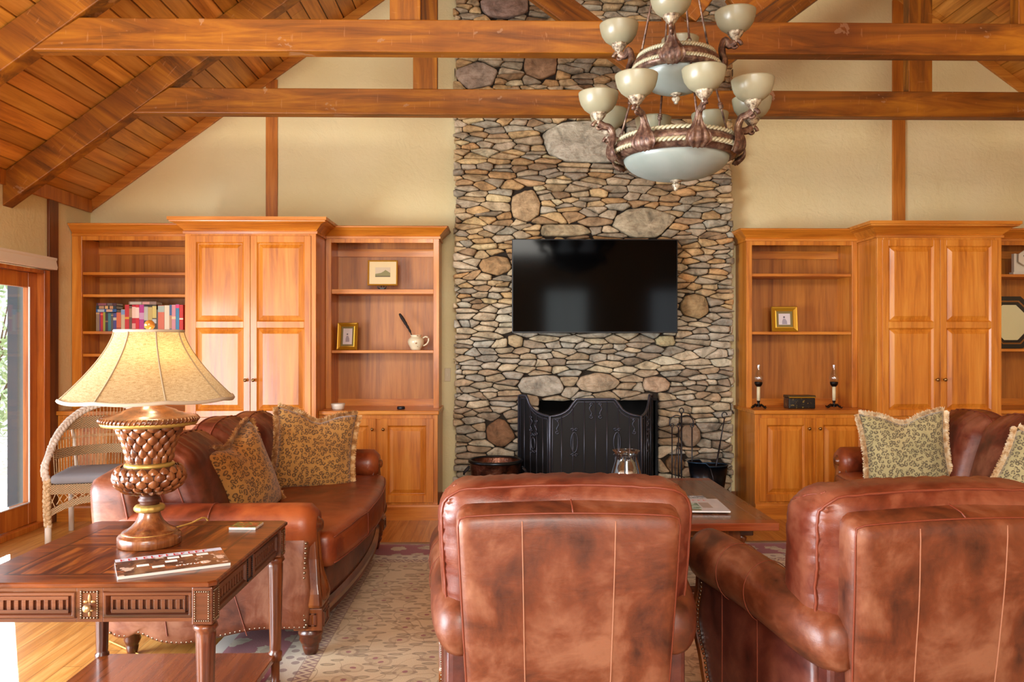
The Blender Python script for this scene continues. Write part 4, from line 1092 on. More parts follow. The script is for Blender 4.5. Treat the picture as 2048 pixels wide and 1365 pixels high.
def apron(mb, L, zt, zb, y, panels, flutes=10):
    """frame along x from -L..L, face at -y; panels = (x0,x1)"""
    prev = -L; 
    for a, c in panels:
        mb.box(prev, a, -y, -y+.02, zb, zt); prev = c
        mb.box(a, c, -y, -y+.02, zt-.012, zt); mb.box(a, c, -y, -y+.02, zb, zb+.012)
        R_ = []
        for dd, yy in ((0, -y), (.004, -y-.006), (.012, -y-.006), (.02, -y+.010), (.022, -y+.010)):
            R_.append([(a+dd, yy, zb+.012+dd), (c-dd, yy, zb+.012+dd), (c-dd, yy, zt-.012-dd), (a+dd, yy, zt-.012-dd)])
        mb.loops(R_, True, False, True)
        ia, ic, zb2, zt2 = a+.026, c-.026, zb+.040, zt-.040
        n = flutes; w_ = (ic-ia)/n
        y1 = -y+.010
        # raised block with sunk flutes: ribs between
        for k in range(n+1):
            xx = ia+k*w_; mb.box(max(ia, xx-w_*.28), min(ic, xx+w_*.28), y1-.010, y1, zb2, zt2)
        mb.box(ia, ic, y1-.010, y1, zb2-.012, zb2); mb.box(ia, ic, y1-.010, y1, zt2, zt2+.012)
    mb.box(prev, L, -y, -y+.02, zb, zt)
ZT1, ZB1 = TZ-.02, .565
Lx = hx-.075
for rz_, L, yy, nm in ((0, Lx, hy-.03, 'drawer'), (PI/2, hy-.075, hx-.03, 'side_apron'), (PI, Lx, hy-.03, 'back_apron'), (-PI/2, hy-.075, hx-.03, 'side_apron')):
    b = MB(); apron(b, L, ZT1-.004, ZB1, yy, [(-L+.004, -.042), (.042, L-.004)], 10)
    o = b.build(nm, pm_frame, et, bevel=.0012); o.rotation_euler = (0, 0, rz_)
    bb = MB()
    for sx_ in (-1, 1):
        for k in range(12): bb.ball((sx_*.026, -yy-.002, ZB1+.014+k*(ZT1-ZB1-.03)/11), .0036, 6, 4)
    for k in range(6): bb.ball((-.026+k*.0104, -yy-.002, ZB1+.014), .0036, 6, 4); bb.ball((-.026+k*.0104, -yy-.002, ZT1-.018), .0036, 6, 4)
    p = bb.build('beaded_edge', nail_m if nm == 'drawer' else iron_m, o, smooth=True)
    if nm == 'drawer':
        kb = MB(); kb.lathe([(.006, 0), (.005, .008), (.012, .014), (.0135, .02), (.010, .027), (.0005, .029)], (0, -yy, (ZB1+ZT1)/2-.008), 16, ax=(0, -1, 0)); kk = kb.build('drawer_knob', plain('antique_brass_knob', '#c9b48a', .35, .8), o, smooth=True)
        kb = MB()
        for dx_, dz_, sx2, sz2 in ((0, .022, .006, .016), (-.012, .012, .009, .006), (.012, .012, .009, .006), (0, -.026, .005, .012), (-.008, -.016, .006, .004), (.008, -.016, .006, .004)):
            kb.ball((dx_, -yy-.001, (ZB1+ZT1)/2-.004+dz_), 1, 8, 6, (sx2, .003, sz2)) if False else kb.merge(MB().ball((0, 0, 0), 1, 10, 6), Matrix.Translation((dx_, -yy-.0005, (ZB1+ZT1)/2-.004+dz_))@Matrix.Diagonal((sx2, .004, sz2, 1)))
        kb.build('backplate', plain('bronze_plate', '#a8865a', .45, .8), o, smooth=True)
for sx in (-1, 1):
    for sy in (-1, 1):
        cx, cy = sx*(hx-.045), sy*(hy-.045)
        b = MB(); b.box(cx-.033, cx+.033, cy-.033, cy+.033, ZB1-.006, ZT1); ob = b.build('corner_block', pm_frame, et, bevel=.004)
        bb = MB()
        for k in range(13):
            z = ZB1+.008+k*(ZT1-ZB1-.022)/12
            for q in (-1, 1): bb.ball((cx+q*.022, cy+sy*.034, z), .0032, 6, 4); bb.ball((cx+sx*.034, cy+q*.022, z), .0032, 6, 4)
        for k in range(7):
            for z in (ZB1+.008, ZT1-.014): bb.ball((cx-.022+k*.0073, cy+sy*.034, z), .0032, 6, 4); bb.ball((cx+sx*.034, cy-.022+k*.0073, z), .0032, 6, 4)
        bb.build('beading', nail_m, ob, smooth=True)
        b = MB()
        fl = lambda t, z, i: 1-.10*(max(0, math.cos(10*t))**2 if 4 <= i <= 8 else 0)
        b.lathe([(.024, ZB1-.006), (.036, ZB1-.010), (.039, ZB1-.022), (.030, ZB1-.034), (.032, ZB1-.04), (.031, ZB1-.07), (.0285, .40), (.026, .28), (.024, .20), (.0235, .165), (.022, .155), (.028, .15), (.028, .115), (.019, .11), (.017, .03), (.021, .025), (.015, .012 if sx > 0 else .0)][::-1], (cx, cy, 0), 40, lambda t, z, i: 1-.11*(max(0, math.cos(10*t))**2 if .17 < z < ZB1-.05 else 0))
        b.build('leg', walnut_z, et, smooth=True)
b = MB(); b.box(-hx+.04, hx-.04, -hy+.04, hy-.04, .12, .145); b.build('lower_shelf', wood('shelf_boards', '#3d190a', '#7c3c16', '#a05c28', axis=1, coat=.6, rough=.28, size=.6), et, bevel=.003)

# ================================================================ lamp
LX, LY = -1.325, 3.03
lamp = thing('table_lamp', 'carved wooden urn lamp with a wide cream bell shade', 'lamp', (LX, LY, TZ))
lw = wood('lamp_wood', '#3a180c', '#74401f', '#a0683c', axis=2, coat=.5, rough=.32, size=1.6)
lgold = plain('lamp_gold_leaf', '#b99a52', .4, .6)
b = MB().lathe([(.108, 0), (.113, .004), (.113, .034), (.108, .04), (.1, .041), (.098, .05), (.09, .056), (.082, .058), (.066, .07), (.05, .088), (.041, .105), (.037, .122), (.036, .126)], n=48)
b.build('base', lw, lamp, smooth=True)
MB().lathe([(.096, .041), (.0985, .044), (.0985, .049), (.094, .052)], n=48).build('base_gilt_band', lgold, lamp, smooth=True)
MB().lathe([(.036, .124), (.05, .127), (.054, .134), (.054, .142), (.05, .149), (.036, .152)], n=40, rmod=lambda t, z, i: 1+.03*math.cos(14*t)).build('stem_ring', lgold, lamp, smooth=True)
b = MB().lathe([(.036, .15), (.033, .158), (.04, .166), (.04, .172), (.034, .178), (.034, .186), (.042, .195), (.06, .203), (.085, .214), (.108, .230), (.120, .250), (.118, .272), (.102, .290), (.085, .298),
                (.075, .303), (.073, .315), (.074, .34), (.080, .37), (.090, .40), (.103, .43), (.112, .448)], n=48)
b.build('urn_body', plain('lamp_wood_dark', '#4a2414', .45), lamp, smooth=True)
MB().lathe([(.082, .292), (.088, .296), (.0895, .304), (.085, .31), (.076, .312)], n=48).build('collar', lgold, lamp, smooth=True)
def scale_leaf(L, W, T):
    m = MB(); rows = []
    for i in range(7):
        t = i/6; wv = W*(1-.9*t**4)*(.85+.15*math.sin(PI*t)); row = []
        for j in range(7):
            s_ = -1+2*j/6; row.append((s_*wv, T*(1-s_*s_*.9)*(.25+.75*math.sin(PI*(.15+.8*t))), t*L))
        rows.append(row)
    m.loops([r for r in rows], False, False, False)
    return m
def leaves(mb, prof, rows, n, up, rs):
    Ls = [Vector((r, z)) for r, z in prof]
    def at(t):
        k = t*(len(Ls)-1); i = min(int(k), len(Ls)-2); return Ls[i].lerp(Ls[i+1], k-i)
    for r in range(rows):
        t = (r+.5)/rows; p = at(max(0, t-.45/rows)); q = at(min(1, t+.75/rows)); d = q-p; L = d.length*1.25
        if L < 1e-4: continue
        for k in range(n):
            a = 2*PI*(k+.5*(r % 2))/n
            rad = Vector((math.cos(a), math.sin(a), 0)); tan = Vector((-math.sin(a), math.cos(a), 0))
            base, tip = (p, q) if up else (q, p)
            dirv = (rad*(tip.x-base.x)+Vector((0, 0, tip.y-base.y))).normalized(); nrm = dirv.cross(tan) if up else tan.cross(dirv)
            if nrm.dot(rad) < 0: nrm = -nrm
            dirv = (dirv+nrm*.16).normalized()
            M = Matrix.Translation(rad*base.x+Vector((0, 0, base.y)))@Matrix((tuple((tan.x, nrm.x, dirv.x, 0)), (tan.y, nrm.y, dirv.y, 0), (tan.z, nrm.z, dirv.z, 0), (0, 0, 0, 1)))
            mb.merge(scale_leaf(L, PI*((p.x+q.x)/2)/n*.97, .011*rs), M)
b = MB(); leaves(b, [(.073, .312), (.074, .34), (.080, .37), (.090, .40), (.103, .43), (.116, .452)], 6, 15, True, 1.0)
leaves(b, [(.055, .200), (.085, .212), (.110, .229), (.122, .250), (.120, .272), (.102, .291)], 5, 18, True, 1.0)
b.build('carved_leaves', lw, lamp, smooth=True)
b = MB().lathe([(.112, .446), (.148, .450), (.168, .456)], n=64, cap=False); b.lathe([(.146, .452), (.166, .453), (.171, .461), (.167, .470), (.15, .474)], n=64, cap=False); b.build('rim_gilt', lgold, lamp, smooth=True)
b = MB(); b.lathe([(.16, .462), (.170, .466), (.173, .474), (.169, .483), (.155, .488), (.125, .492), (.12, .497), (.10, .502), (.095, .508), (.06, .520), (.045, .532), (.02, .54)], n=64)
for k in range(60):
    a = 2*PI*k/60; b.tube([(.170*math.cos(a), .170*math.sin(a), .466), (.176*math.cos(a+.03), .176*math.sin(a+.03), .474), (.168*math.cos(a+.06), .168*math.sin(a+.06), .484)], .0035, 5)
b.build('rim_disc', lw, lamp, smooth=True)
MB().tube([(0, 0, .53), (0, 0, .818)], .005, 8).build('harp_rod', lgold, lamp)
# bell shade with eight soft panels
NS = 96
def shade_r(t): return .121+.182*t**1.45
def shade_pt(t, a, off=0.0):
    k = abs(math.sin(4*(a+.2))); r = shade_r(t)*(1-.035*(1-k)*0-.022*k)+off
    return (r*math.cos(a), r*math.sin(a), .808-.253*t-.006*k*(t**3))
b = MB(); rings = [[shade_pt(i/24, 2*PI*j/NS) for j in range(NS)] for i in range(25)]; b.loops(rings, True, False, False)
n = NT('linen_shade'); v = n.mapping(); tn = n.t
wx = n.noise(n.mapping((60, 60, 900)), 1, 2); wy = n.noise(n.mapping((700, 700, 60)), 1, 2); sl = n.math('ADD', wx, wy)
dfc = n.ramp(sl, [(.8, '#b09468'), (1.0, '#e0cca2'), (1.2, '#f0e2c4')]) if False else n.ramp(n.math('MULTIPLY', sl, .5), [(.38, '#8f7850'), (.5, '#b8a27a'), (.62, '#cdbb96')])
D1 = tn.nodes.new('ShaderNodeBsdfDiffuse'); T1 = tn.nodes.new('ShaderNodeBsdfTranslucent'); mxs = tn.nodes.new('ShaderNodeMixShader'); mxs.inputs[0].default_value = .42
n.L(dfc, D1.inputs[0]); n.L(dfc, T1.inputs[0]); n.L(D1.outputs[0], mxs.inputs[1]); n.L(T1.outputs[0], mxs.inputs[2]); n.L(mxs.outputs[0], n.out.inputs[0])
sh = b.build('lamp_shade', n.m, lamp, smooth=True)
cream_trim = plain('shade_trim', '#b5ab98', .8)
b = MB()
for k in range(8):
    a = -.2+k*PI/4; b.tube([shade_pt(i/16, a, .001) for i in range(17)], .0032, 5)
b.build('shade_ribs', plain('shade_rib', '#978668', .8), sh, smooth=True)
b = MB(); b.tube([shade_pt(0, 2*PI*j/64, 0) for j in range(64)], .006, 6, closed=True); b.build('top_binding', cream_trim, sh, smooth=True)
b = MB(); b.tube([shade_pt(1, 2*PI*j/96, .001) for j in range(96)], .0075, 6, closed=True); b.build('bottom_binding', cream_trim, sh, smooth=True)
b = MB()
for k in range(3): a = k*2*PI/3; b.tube([(0, 0, .805), (.119*math.cos(a), .119*math.sin(a), .803)], .0025, 5)
b.build('spider', iron_m, sh)
b = MB().lathe([(.008, .808), (.006, .815), (.01, .818)], n=12); b.ball((0, 0, .831), .019, 18, 12); b.build('finial', plain('amber_finial', '#b5762e', .25, .1, coat=.6), lamp, smooth=True)
b = MB(); b.ball((0, 0, .68), .028, 14, 10); bulb = b.build('bulb', None or plain('warm_bulb', '#fff0d0', .4), lamp, smooth=True)
bm_ = bulb.data.materials[0].node_tree.nodes['Principled BSDF']; bm_.inputs['Emission Color'].default_value = (1, .75, .42, 1); bm_.inputs['Emission Strength'].default_value = 3
light('lamp_bulb_a', 'POINT', (LX+.045, LY-.045, TZ+.69), energy=1.1, color=(1.0, .72, .40), size=.03)
light('lamp_bulb_b', 'POINT', (LX-.045, LY+.03, TZ+.69), energy=.7, color=(1.0, .72, .40), size=.03)
b = MB(); b.tube(smooth_curve([(-1.30, 3.12, .73), (-1.28, 3.30, .715), (-1.262, 3.452, .70), (-1.258, 3.462, .55), (-1.25, 3.47, .40), (-1.30, 3.5, .2), (-1.36, 3.52, .03), (-1.5, 3.6, .008), (-1.9, 3.9, .008)], 8), .0035, 6)
tag(b.build('lamp_cord', plain('gold_cord', '#d8b45c', .5), smooth=True), 'pale gold lamp cord hanging behind the end table', 'cord')

# ================================================================ printed matter
def paper_mat(name, base, blobs, scale=14, seed=0):
    n = NT(name); v = n.mapping((1, 1, 1), (seed, seed, 0)); c = C(base)
    c2 = n.mix(n.math('GREATER_THAN', n.noise(v, scale, 3, .6), .5), c, C(blobs[0]))
    for i, bl in enumerate(blobs[1:]): c2 = n.mix(n.math('GREATER_THAN', n.noise(n.mapping((1, 1, 1), (seed+i*3.1+2, 1, 0)), scale*1.3, 3, .6), .6), c2, C(bl))
    n.color(c2); return n.set(rough=.28, coat=.4)
page_m = plain('paper_edges', '#e4e2dc', .7)
def lettering(name, n, size, mat, parent, loc):
    """row of small printed strokes, too small in the photograph to read"""
    rg = random.Random(n); b = MB(); x = -n*size*.36
    for i in range(n):
        w_ = size*rg.uniform(.35, .6)
        b.box(x, x+size*.14, -size*.4, size*.4, 0, .0004)
        if rg.random() < .6: b.box(x+size*.14, x+w_, size*.26, size*.4, 0, .0004)
        if rg.random() < .5: b.box(x+size*.14, x+w_, -size*.4, -size*.26, 0, .0004)
        if rg.random() < .5: b.box(x+size*.14, x+w_*.8, -size*.07, size*.07, 0, .0004)
        x += size*.72
    o = b.build(name, mat, parent); o.location = loc; return o
red_ink = plain('red_ink', '#b81f2c', .4); white_ink = plain('white_ink', '#f2f2f0', .4); blue_ink = plain('blue_ink', '#6d86b0', .4)
# magazine on the end table: spine side to lower right
mg = thing('magazine', 'glossy magazine with red masthead on the end table', 'magazine', (-1.125, 2.75, TZ), R(28))
mg.scale = (1.12, 1.12, 1)
MB().box(-.155, .155, -.10, .10, 0, .010).build('pages', page_m, mg, bevel=.001)
MB().box(-.156, .156, -.101, .101, .010, .0112).build('cover', paper_mat('cover_photo_brown', '#6a4a38', ['#3c2c28', '#9c5a34', '#c8b8a8'], 16), mg)
MB().box(-.154, .156, .066, .100, .0112, .0115).build('masthead_band', plain('pale_blue_band', '#c4cfe0', .35), mg)
lettering('masthead', 12, .030, red_ink, mg, (-.01, .080, .0115))
for k, (a, c) in enumerate(((-.10, -.02), (-.06, -.055), (-.01, .03), (.03, .035), (-.02, -.01), (.075, .03))): MB().box(a, a+.034, c, c+.022, .0112, .0116).build('cover_picture', [white_ink, page_m][k % 2], mg)
lettering('cover_line', 9, .014, white_ink, mg, (.05, -.06, .0112))
# tile coaster
cs = thing('coaster', 'small printed coaster at the back corner of the end table', 'coaster', (-1.045, 3.30, TZ), R(-2))
MB().box(-.055, .055, -.05, .05, 0, .010).build('tile', plain('tile_white', '#e8e4da', .4), cs, bevel=.002)
MB().box(-.053, .053, -.048, .048, .010, .0108).build('printed_face', paper_mat('coaster_print', '#a0482c', ['#6a7a3a', '#d09a50', '#4a3428'], 34, 4), cs)

# ================================================================ coffee table
CX0, CX1, CY0, CY1, CZ = .16, 1.53, 4.30, 5.76, .48
ct = thing('coffee_table', 'long dark wood coffee table between the sofas', 'coffee table', ((CX0+CX1)/2, (CY0+CY1)/2, .012))
ctm = wood('coffee_top', '#3a1c10', '#6a3d20', '#8f5c30', axis=1, coat=.4, rough=.3); cte = wood('coffee_edge', '#4a1a0a', '#7c3412', '#9c4e20', axis=0, coat=.4, rough=.35)
b = MB(); b.box(CX0+.09, CX1-.09, CY0+.09, CY1-.09, CZ-.03, CZ); b.build('top_panel', ctm, ct, world=True)
for i, (a, c, d, e) in enumerate(((CX0, CX1, CY0, CY0+.09), (CX0, CX1, CY1-.09, CY1), (CX0, CX0+.09, CY0+.091, CY1-.091), (CX1-.09, CX1, CY0+.091, CY1-.091))):
    MB().box(a, c, d, e, CZ-.042, CZ+.001).build('top_border', cte if i < 2 else ctm, ct, world=True, bevel=.004)
for sx in (0, 1):
    for sy in (0, 1):
        lx = (CX0+.24) if sx == 0 else (CX1-.24); ly = CY0+.16 if sy == 0 else CY1-.16
        b = MB(); b.loops([[(lx-r, ly-r, z), (lx+r, ly-r, z), (lx+r, ly+r, z), (lx-r, ly+r, z)] for r, z in ((.055, .075), (.055, .12), (.04, .13), (.042, .22), (.05, .30), (.042, .33), (.06, .36), (.06, CZ-.042))], True, True, True)
        b.build('leg', walnut_z, ct, world=True, bevel=.006)
for y in (CY0+.16, CY1-.16): MB().box(CX0+.10, CX1-.10, y-.06, y+.06, .012, .076).build('foot_beam', walnut_x, ct, world=True, bevel=.008)
for y in (CY0+.16, CY1-.16): MB().box(CX0+.10, CX1-.10, y-.03, y+.03, CZ-.10, CZ-.043).build('cross_rail', walnut_x, ct, world=True, bevel=.006)
MB().box((CX0+CX1)/2-.05, (CX0+CX1)/2+.05, CY0+.16, CY1-.16, .14, .19).build('stretcher', walnut_x, ct, world=True, bevel=.006)
b = MB()
lx = CX1-.24
for sx in (-1, 1):
    b.tube([(lx+sx*.06, CY0+.16, CZ-.10), (lx+sx*.09, CY0+.16, CZ-.12), (lx+sx*.075, CY0+.16, CZ-.16), (lx+sx*.05, CY0+.16, CZ-.18)], [.02, .022, .016, .01], 8)
b.build('carved_brackets', walnut_z, ct, world=True, smooth=True)
m2 = thing('magazine', 'pale blue magazine, lower of two on the coffee table', 'magazine', (1.165, 4.86, CZ), R(2), 'magazines on the coffee table')
MB().box(-.14, .14, -.18, .18, 0, .008).build('pages', page_m, m2, bevel=.001); MB().box(-.141, .141, -.181, .181, .008, .009).build('cover', paper_mat('cover_sky', '#a8b8d0', ['#5a6c94', '#c8d4e2'], 12, 6), m2)
lettering('masthead', 10, .024, white_ink, m2, (.0, .155, .009))
m2b = thing('magazine', 'white magazine with pink masthead on top of the coffee table pair', 'magazine', (1.20, 4.72, CZ+.009), R(-3), 'magazines on the coffee table')
MB().box(-.14, .14, -.18, .18, 0, .008).build('pages', page_m, m2b, bevel=.001); MB().box(-.141, .141, -.181, .181, .008, .009).build('cover', plain('cover_white', '#ccd2e0', .3, coat=.4), m2b)
lettering('masthead', 6, .045, plain('pink_ink', '#c9808c', .4), m2b, (-.02, .13, .009))
MB().box(-.12, -.01, -.12, .05, .009, .0095).build('cover_picture', paper_mat('cover_tree', '#a8c8c0', ['#5a8a70', '#405a50'], 20, 1), m2b)
MB().box(0, .06, -.10, .06, .009, .0095).build('cover_picture', plain('cover_grey', '#a59c98', .4), m2b); MB().box(-.10, -.02, -.165, -.135, .009, .0095).build('cover_picture', plain('cover_olive', '#6d7040', .4), m2b)

# hurricane candle vase
VX, VY = .80, 4.98
va = thing('hurricane_vase', 'clear glass hurricane with dark scroll straps and a white candle', 'vase', (VX, VY, CZ))
b = MB(); prof = [(.055, .004), (.085, .02), (.102, .07), (.104, .11), (.096, .16), (.082, .21), (.070, .25), (.066, .275), (.076, .298), (.086, .308)]
b.lathe(prof, n=48, cap=False); b.build('glass_body', vase_m, va, smooth=True)
MB().lathe([(.0845, .305), (.088, .309), (.0855, .311)], n=48, cap=False).build('rim', vase_m, va, smooth=True)
b = MB()
for k in range(6):
    a = k*PI/3+.3; ca, sa = math.cos(a), math.sin(a)
    pts = [(r*ca*1.03, r*sa*1.03, z) for r, z in prof[:-2]]
    b.tube(smooth_curve(pts, 3), .005, 6)
    sp = [((.068+.0)*ca+(-sa)*(.03*math.cos(q)*(1-q/12)), .068*sa+ca*(.03*math.cos(q)*(1-q/12)), .262+.02*math.sin(q)) for q in [i*.5 for i in range(10)]]
    b.tube(sp, .0028, 5)
b.build('scroll_straps', iron_m, va, smooth=True)
MB().lathe([(.0005, 0), (.058, 0), (.06, .006), (.04, .01), (.0005, .011)], n=32).build('base_plate', iron_m, va, smooth=True)
cn = NT('candle_wax'); cn.color('#efe8d8'); cn.b.inputs['Subsurface Weight'].default_value = .0; cw = cn.set(rough=.5)
cdl = tag(MB().lathe([(.0005, .012), (.042, .012), (.043, .016), (.043, .17), (.040, .175), (.0005, .171)], (VX, VY, CZ), n=28).build('pillar_candle', cw, smooth=True), 'white pillar candle inside the glass hurricane vase', 'candle')

# ================================================================ chandelier
HX, HY = PX(1352, 4.15), 4.15
ch = thing('chandelier', 'two tier bronze chandelier with frosted bowls and twelve cup shades', 'chandelier', (HX, HY, 2.28))
cz0 = 2.28
n = NT('antique_bronze'); v = n.mapping(); n.color(n.ramp(n.noise(v, 30, 3, .6), [(.3, '#40302a'), (.5, '#6e5244'), (.7, '#9d8770')])); n.bump(n.noise(v, 90, 3), .3, .003); bronze = n.set(rough=.42, metal=.45)
n = NT('silver_leaf'); v = n.mapping(); n.color(n.ramp(n.noise(v, 55, 3, .6), [(.35, '#5c4c3e'), (.5, '#a89c86'), (.65, '#d0c8ae')])); silver = n.set(rough=.45, metal=.35)
rope_m = plain('rope_cream', '#b9b596', .5, .25)
def alabaster(name, c, tr):
    n = NT(name); v = n.mapping(); col = n.ramp(n.noise(v, 5, 3, .6, .5), [(.3, c[0]), (.7, c[1])]); t_ = n.t
    d_ = t_.nodes.new('ShaderNodeBsdfDiffuse'); q = t_.nodes.new('ShaderNodeBsdfTranslucent'); m1 = t_.nodes.new('ShaderNodeMixShader'); m1.inputs[0].default_value = tr
    g = t_.nodes.new('ShaderNodeBsdfGlossy'); g.inputs['Roughness'].default_value = .3; m2_ = t_.nodes.new('ShaderNodeMixShader'); m2_.inputs[0].default_value = .06
    n.L(col, d_.inputs[0]); n.L(col, q.inputs[0]); n.L(d_.outputs[0], m1.inputs[1]); n.L(q.outputs[0], m1.inputs[2]); n.L(m1.outputs[0], m2_.inputs[1]); n.L(g.outputs[0], m2_.inputs[2]); n.L(m2_.outputs[0], n.out.inputs[0])
    return n.m
cup_m = alabaster('cream_glass', ('#b9b798', '#c9c6a8'), .45); bowl_m = alabaster('frosted_bowl', ('#b0c2ba', '#c0cec8'), .42)
def torus_rope(mb, Rr, r, z, turns):
    N = 240; 
    for s0 in (0, PI):
        mb.tube([((Rr+r*.6*math.cos(turns*a+s0))*math.cos(a), (Rr+r*.6*math.cos(turns*a+s0))*math.sin(a), z+r*.6*math.sin(turns*a+s0)) for a in [2*PI*i/N for i in range(N)]], r*.72, 6, closed=True)
def tier(Rr, zr, Rb, bowl, narm, a0, Rg, zg, arm_z):
    b = MB().lathe([(Rb, zr), (Rb+.012, zr-.006), (Rb+.03, zr+.002), (Rb+.042, zr+.018), (Rr-.01, zr+.03), (Rr, zr+.05), (Rr-.012, zr+.07), (Rr-.03, zr+.078), (Rr-.036, zr+.1), (Rr-.055, zr+.108), (Rr-.06, zr+.1), (Rb-.005, zr+.01)], n=72, cap=False)
    rg_ = b.build('ring', bronze, ch, smooth=True)
    b = MB(); torus_rope(b, Rr-.006, .011, zr+.028, 44); b.build('rope_band', rope_m, rg_, smooth=True)
    b = MB(); torus_rope(b, Rr-.034, .010, zr+.092, 40); b.build('rope_band', rope_m, rg_, smooth=True)
    b = MB(); M_ = 12
    b.lathe([(Rb*math.sin(PI/2*i/M_)+.0005, zr+.004-bowl*(math.cos(PI/2*i/M_))) for i in range(M_+1)], n=64, cap=False); bo = b.build('bowl', bowl_m, ch, smooth=True)
    zb = zr-bowl
    b = MB().lathe([(.0005, zb-.052), (.008, zb-.05), (.012, zb-.044), (.01, zb-.04), (.02, zb-.03), (.021, zb-.02), (.014, zb-.012), (.01, zb-.008), (.024, zb-.004), (.03, zb+.001), (.026, zb+.006)], n=20, rmod=lambda t, z, i: 1+.08*math.cos(8*t)); b.build('finial', silver, ch, smooth=True)
    for k in range(narm):
        a = a0+2*PI*k/narm; ca, sa = math.cos(a), math.sin(a)
        def Q(r, s_, z): return (r*ca-s_*sa, r*sa+s_*ca, z)
        # acanthus arm: fan of leaf on the ring rising to a stem, then scroll under the cup
        b = MB(); rings = []
        path = [(Rr-.012, zr-.012, .040), (Rr+.012, zr+.012, .066), (Rr+.016, zr+.045, .060), (Rr+.004, zr+.085, .036), (Rr+.004, zr+.12, .020), (Rr+.022, zr+.155, .015), (Rg-.03, arm_z-.03, .012), (Rg, arm_z-.014, .012)]
        cv = smooth_curve([(p[0], p[1], p[2]) for p in path], 5)
        for i, p in enumerate(cv):
            ring = []; hw = p.z; dep = .012+.008*(i/len(cv))
            nx = cv[min(i+1, len(cv)-1)]-cv[max(i-1, 0)]; L = math.hypot(nx.x, nx.y) or 1; ox, oz = nx.y/L, -nx.x/L
            for j in range(32):
                t = 2*PI*j/32; s_ = hw*math.cos(t); o_ = dep*math.sin(t)
                if math.sin(t) > -.1: o_ += .006*math.cos(9*s_/max(hw, .001)*1.3)*min(1, hw/.03)-.25*hw*(s_/max(hw, .001))**2*.3
                ring.append(Q(p.x+ox*o_, s_, p.y+oz*o_))
            rings.append(ring)
        b.loops(rings, True, True, True)
        am = b.build('arm', bronze, ch, smooth=True)
        b = MB()
        sc = [(Rg+.03*math.cos(q)*(1-q/9)+.0, arm_z-.032+.03*math.sin(q)*(1-q/9)) for q in [i*.4 for i in range(16)]]
        b.tube([Q(r, 0, z) for r, z in sc], [.011*(1-.4*i/16) for i in range(16)], 8); b.build('scroll', bronze, am, smooth=True)
        b = MB(); c0 = Q(Rg, 0, 0)
        b.lathe([(.010, arm_z-.02), (.012, arm_z-.008), (.02, arm_z), (.024, arm_z+.006), (.036, arm_z+.022), (.041, arm_z+.034), (.038, arm_z+.038), (.02, arm_z+.036)], (c0[0], c0[1], 0), 28, lambda t, z, i: 1+.06*math.cos(9*t), cap=False); b.build('cup_holder', silver, am, smooth=True)
        b = MB(); rr = [(.028, 0), (.052, .008), (.075, .026), (.092, .052), (.100, .08), (.103, .1), (.104, .107)]
        b.lathe([(r*1.0, arm_z+.032+z) for r, z in rr]+[(.1015, arm_z+.032+.107), (.100, arm_z+.032+.10)]+[(r-.004, arm_z+.034+z) for r, z in rr[::-1][2:]], (c0[0], c0[1], 0), 36, cap=False); b.build('cup_shade', cup_m, am, smooth=True)
    return rg_
zl = 2.43-cz0; zu = 2.875-cz0
AF = -PI/2+R(5.5)
tier(.335, zl, .272, .115, 8, AF, .415, 0, 2.622-cz0)
tier(.228, zu, .188, .105, 4, -PI/2-R(17), .30, 0, 3.03-cz0)
b = MB()
def rod(p, q):
    P_, Q_ = Vector(p), Vector(q); d = Q_-P_
    g = MB(); g.tube([p, q], .0058, 8); m_ = P_+d*.5
    g.lathe([(.006, -.02), (.014, -.012), (.01, -.004), (.016, 0), (.01, .004), (.014, .012), (.006, .02)], tuple(m_), 12, ax=d); g.build('support_rod', bronze, ch, smooth=True)
    g = MB()
    for pt, s_ in ((P_, 1), (Q_, -1)):
        g.tube([tuple(pt+Vector((0, 0, -.012*s_))+Vector((.011*math.cos(t), 0, .016*math.sin(t)))) for t in [2*PI*i/10 for i in range(10)]], .003, 5, closed=True)
        g.tube([tuple(pt+Vector((0, 0, -.034*s_))+Vector((0, .011*math.cos(t), .016*math.sin(t)))) for t in [2*PI*i/10 for i in range(10)]], .003, 5, closed=True)
    g.build('chain_link', bronze, ch, smooth=True)
for k in range(4):
    a = -PI/2-R(17)+PI/4+k*PI/2-R(20)
    rod((.295*math.cos(a), .295*math.sin(a), zl+.12), (.20*math.cos(a), .20*math.sin(a), zu+.02))
    rod((.185*math.cos(a), .185*math.sin(a), zu+.12), (.035*math.cos(a), .035*math.sin(a), zu+.85))
MB().lathe([(.0005, zu+.84), (.045, zu+.85), (.055, zu+.88), (.03, zu+.92), (.012, zu+.96), (.008, zu+1.0)], n=28).build('hub', bronze, ch, smooth=True)
ztop = ceil_z(HX)-cz0
MB().tube([(0, 0, zu+.98), (0, 0, ztop)], .006, 8).build('hanging_rod', bronze, ch, smooth=True)
MB().lathe([(.0005, ztop-.05), (.06, ztop-.045), (.07, ztop-.02), (.072, ztop+.03)], n=28).build('canopy', bronze, ch, smooth=True)
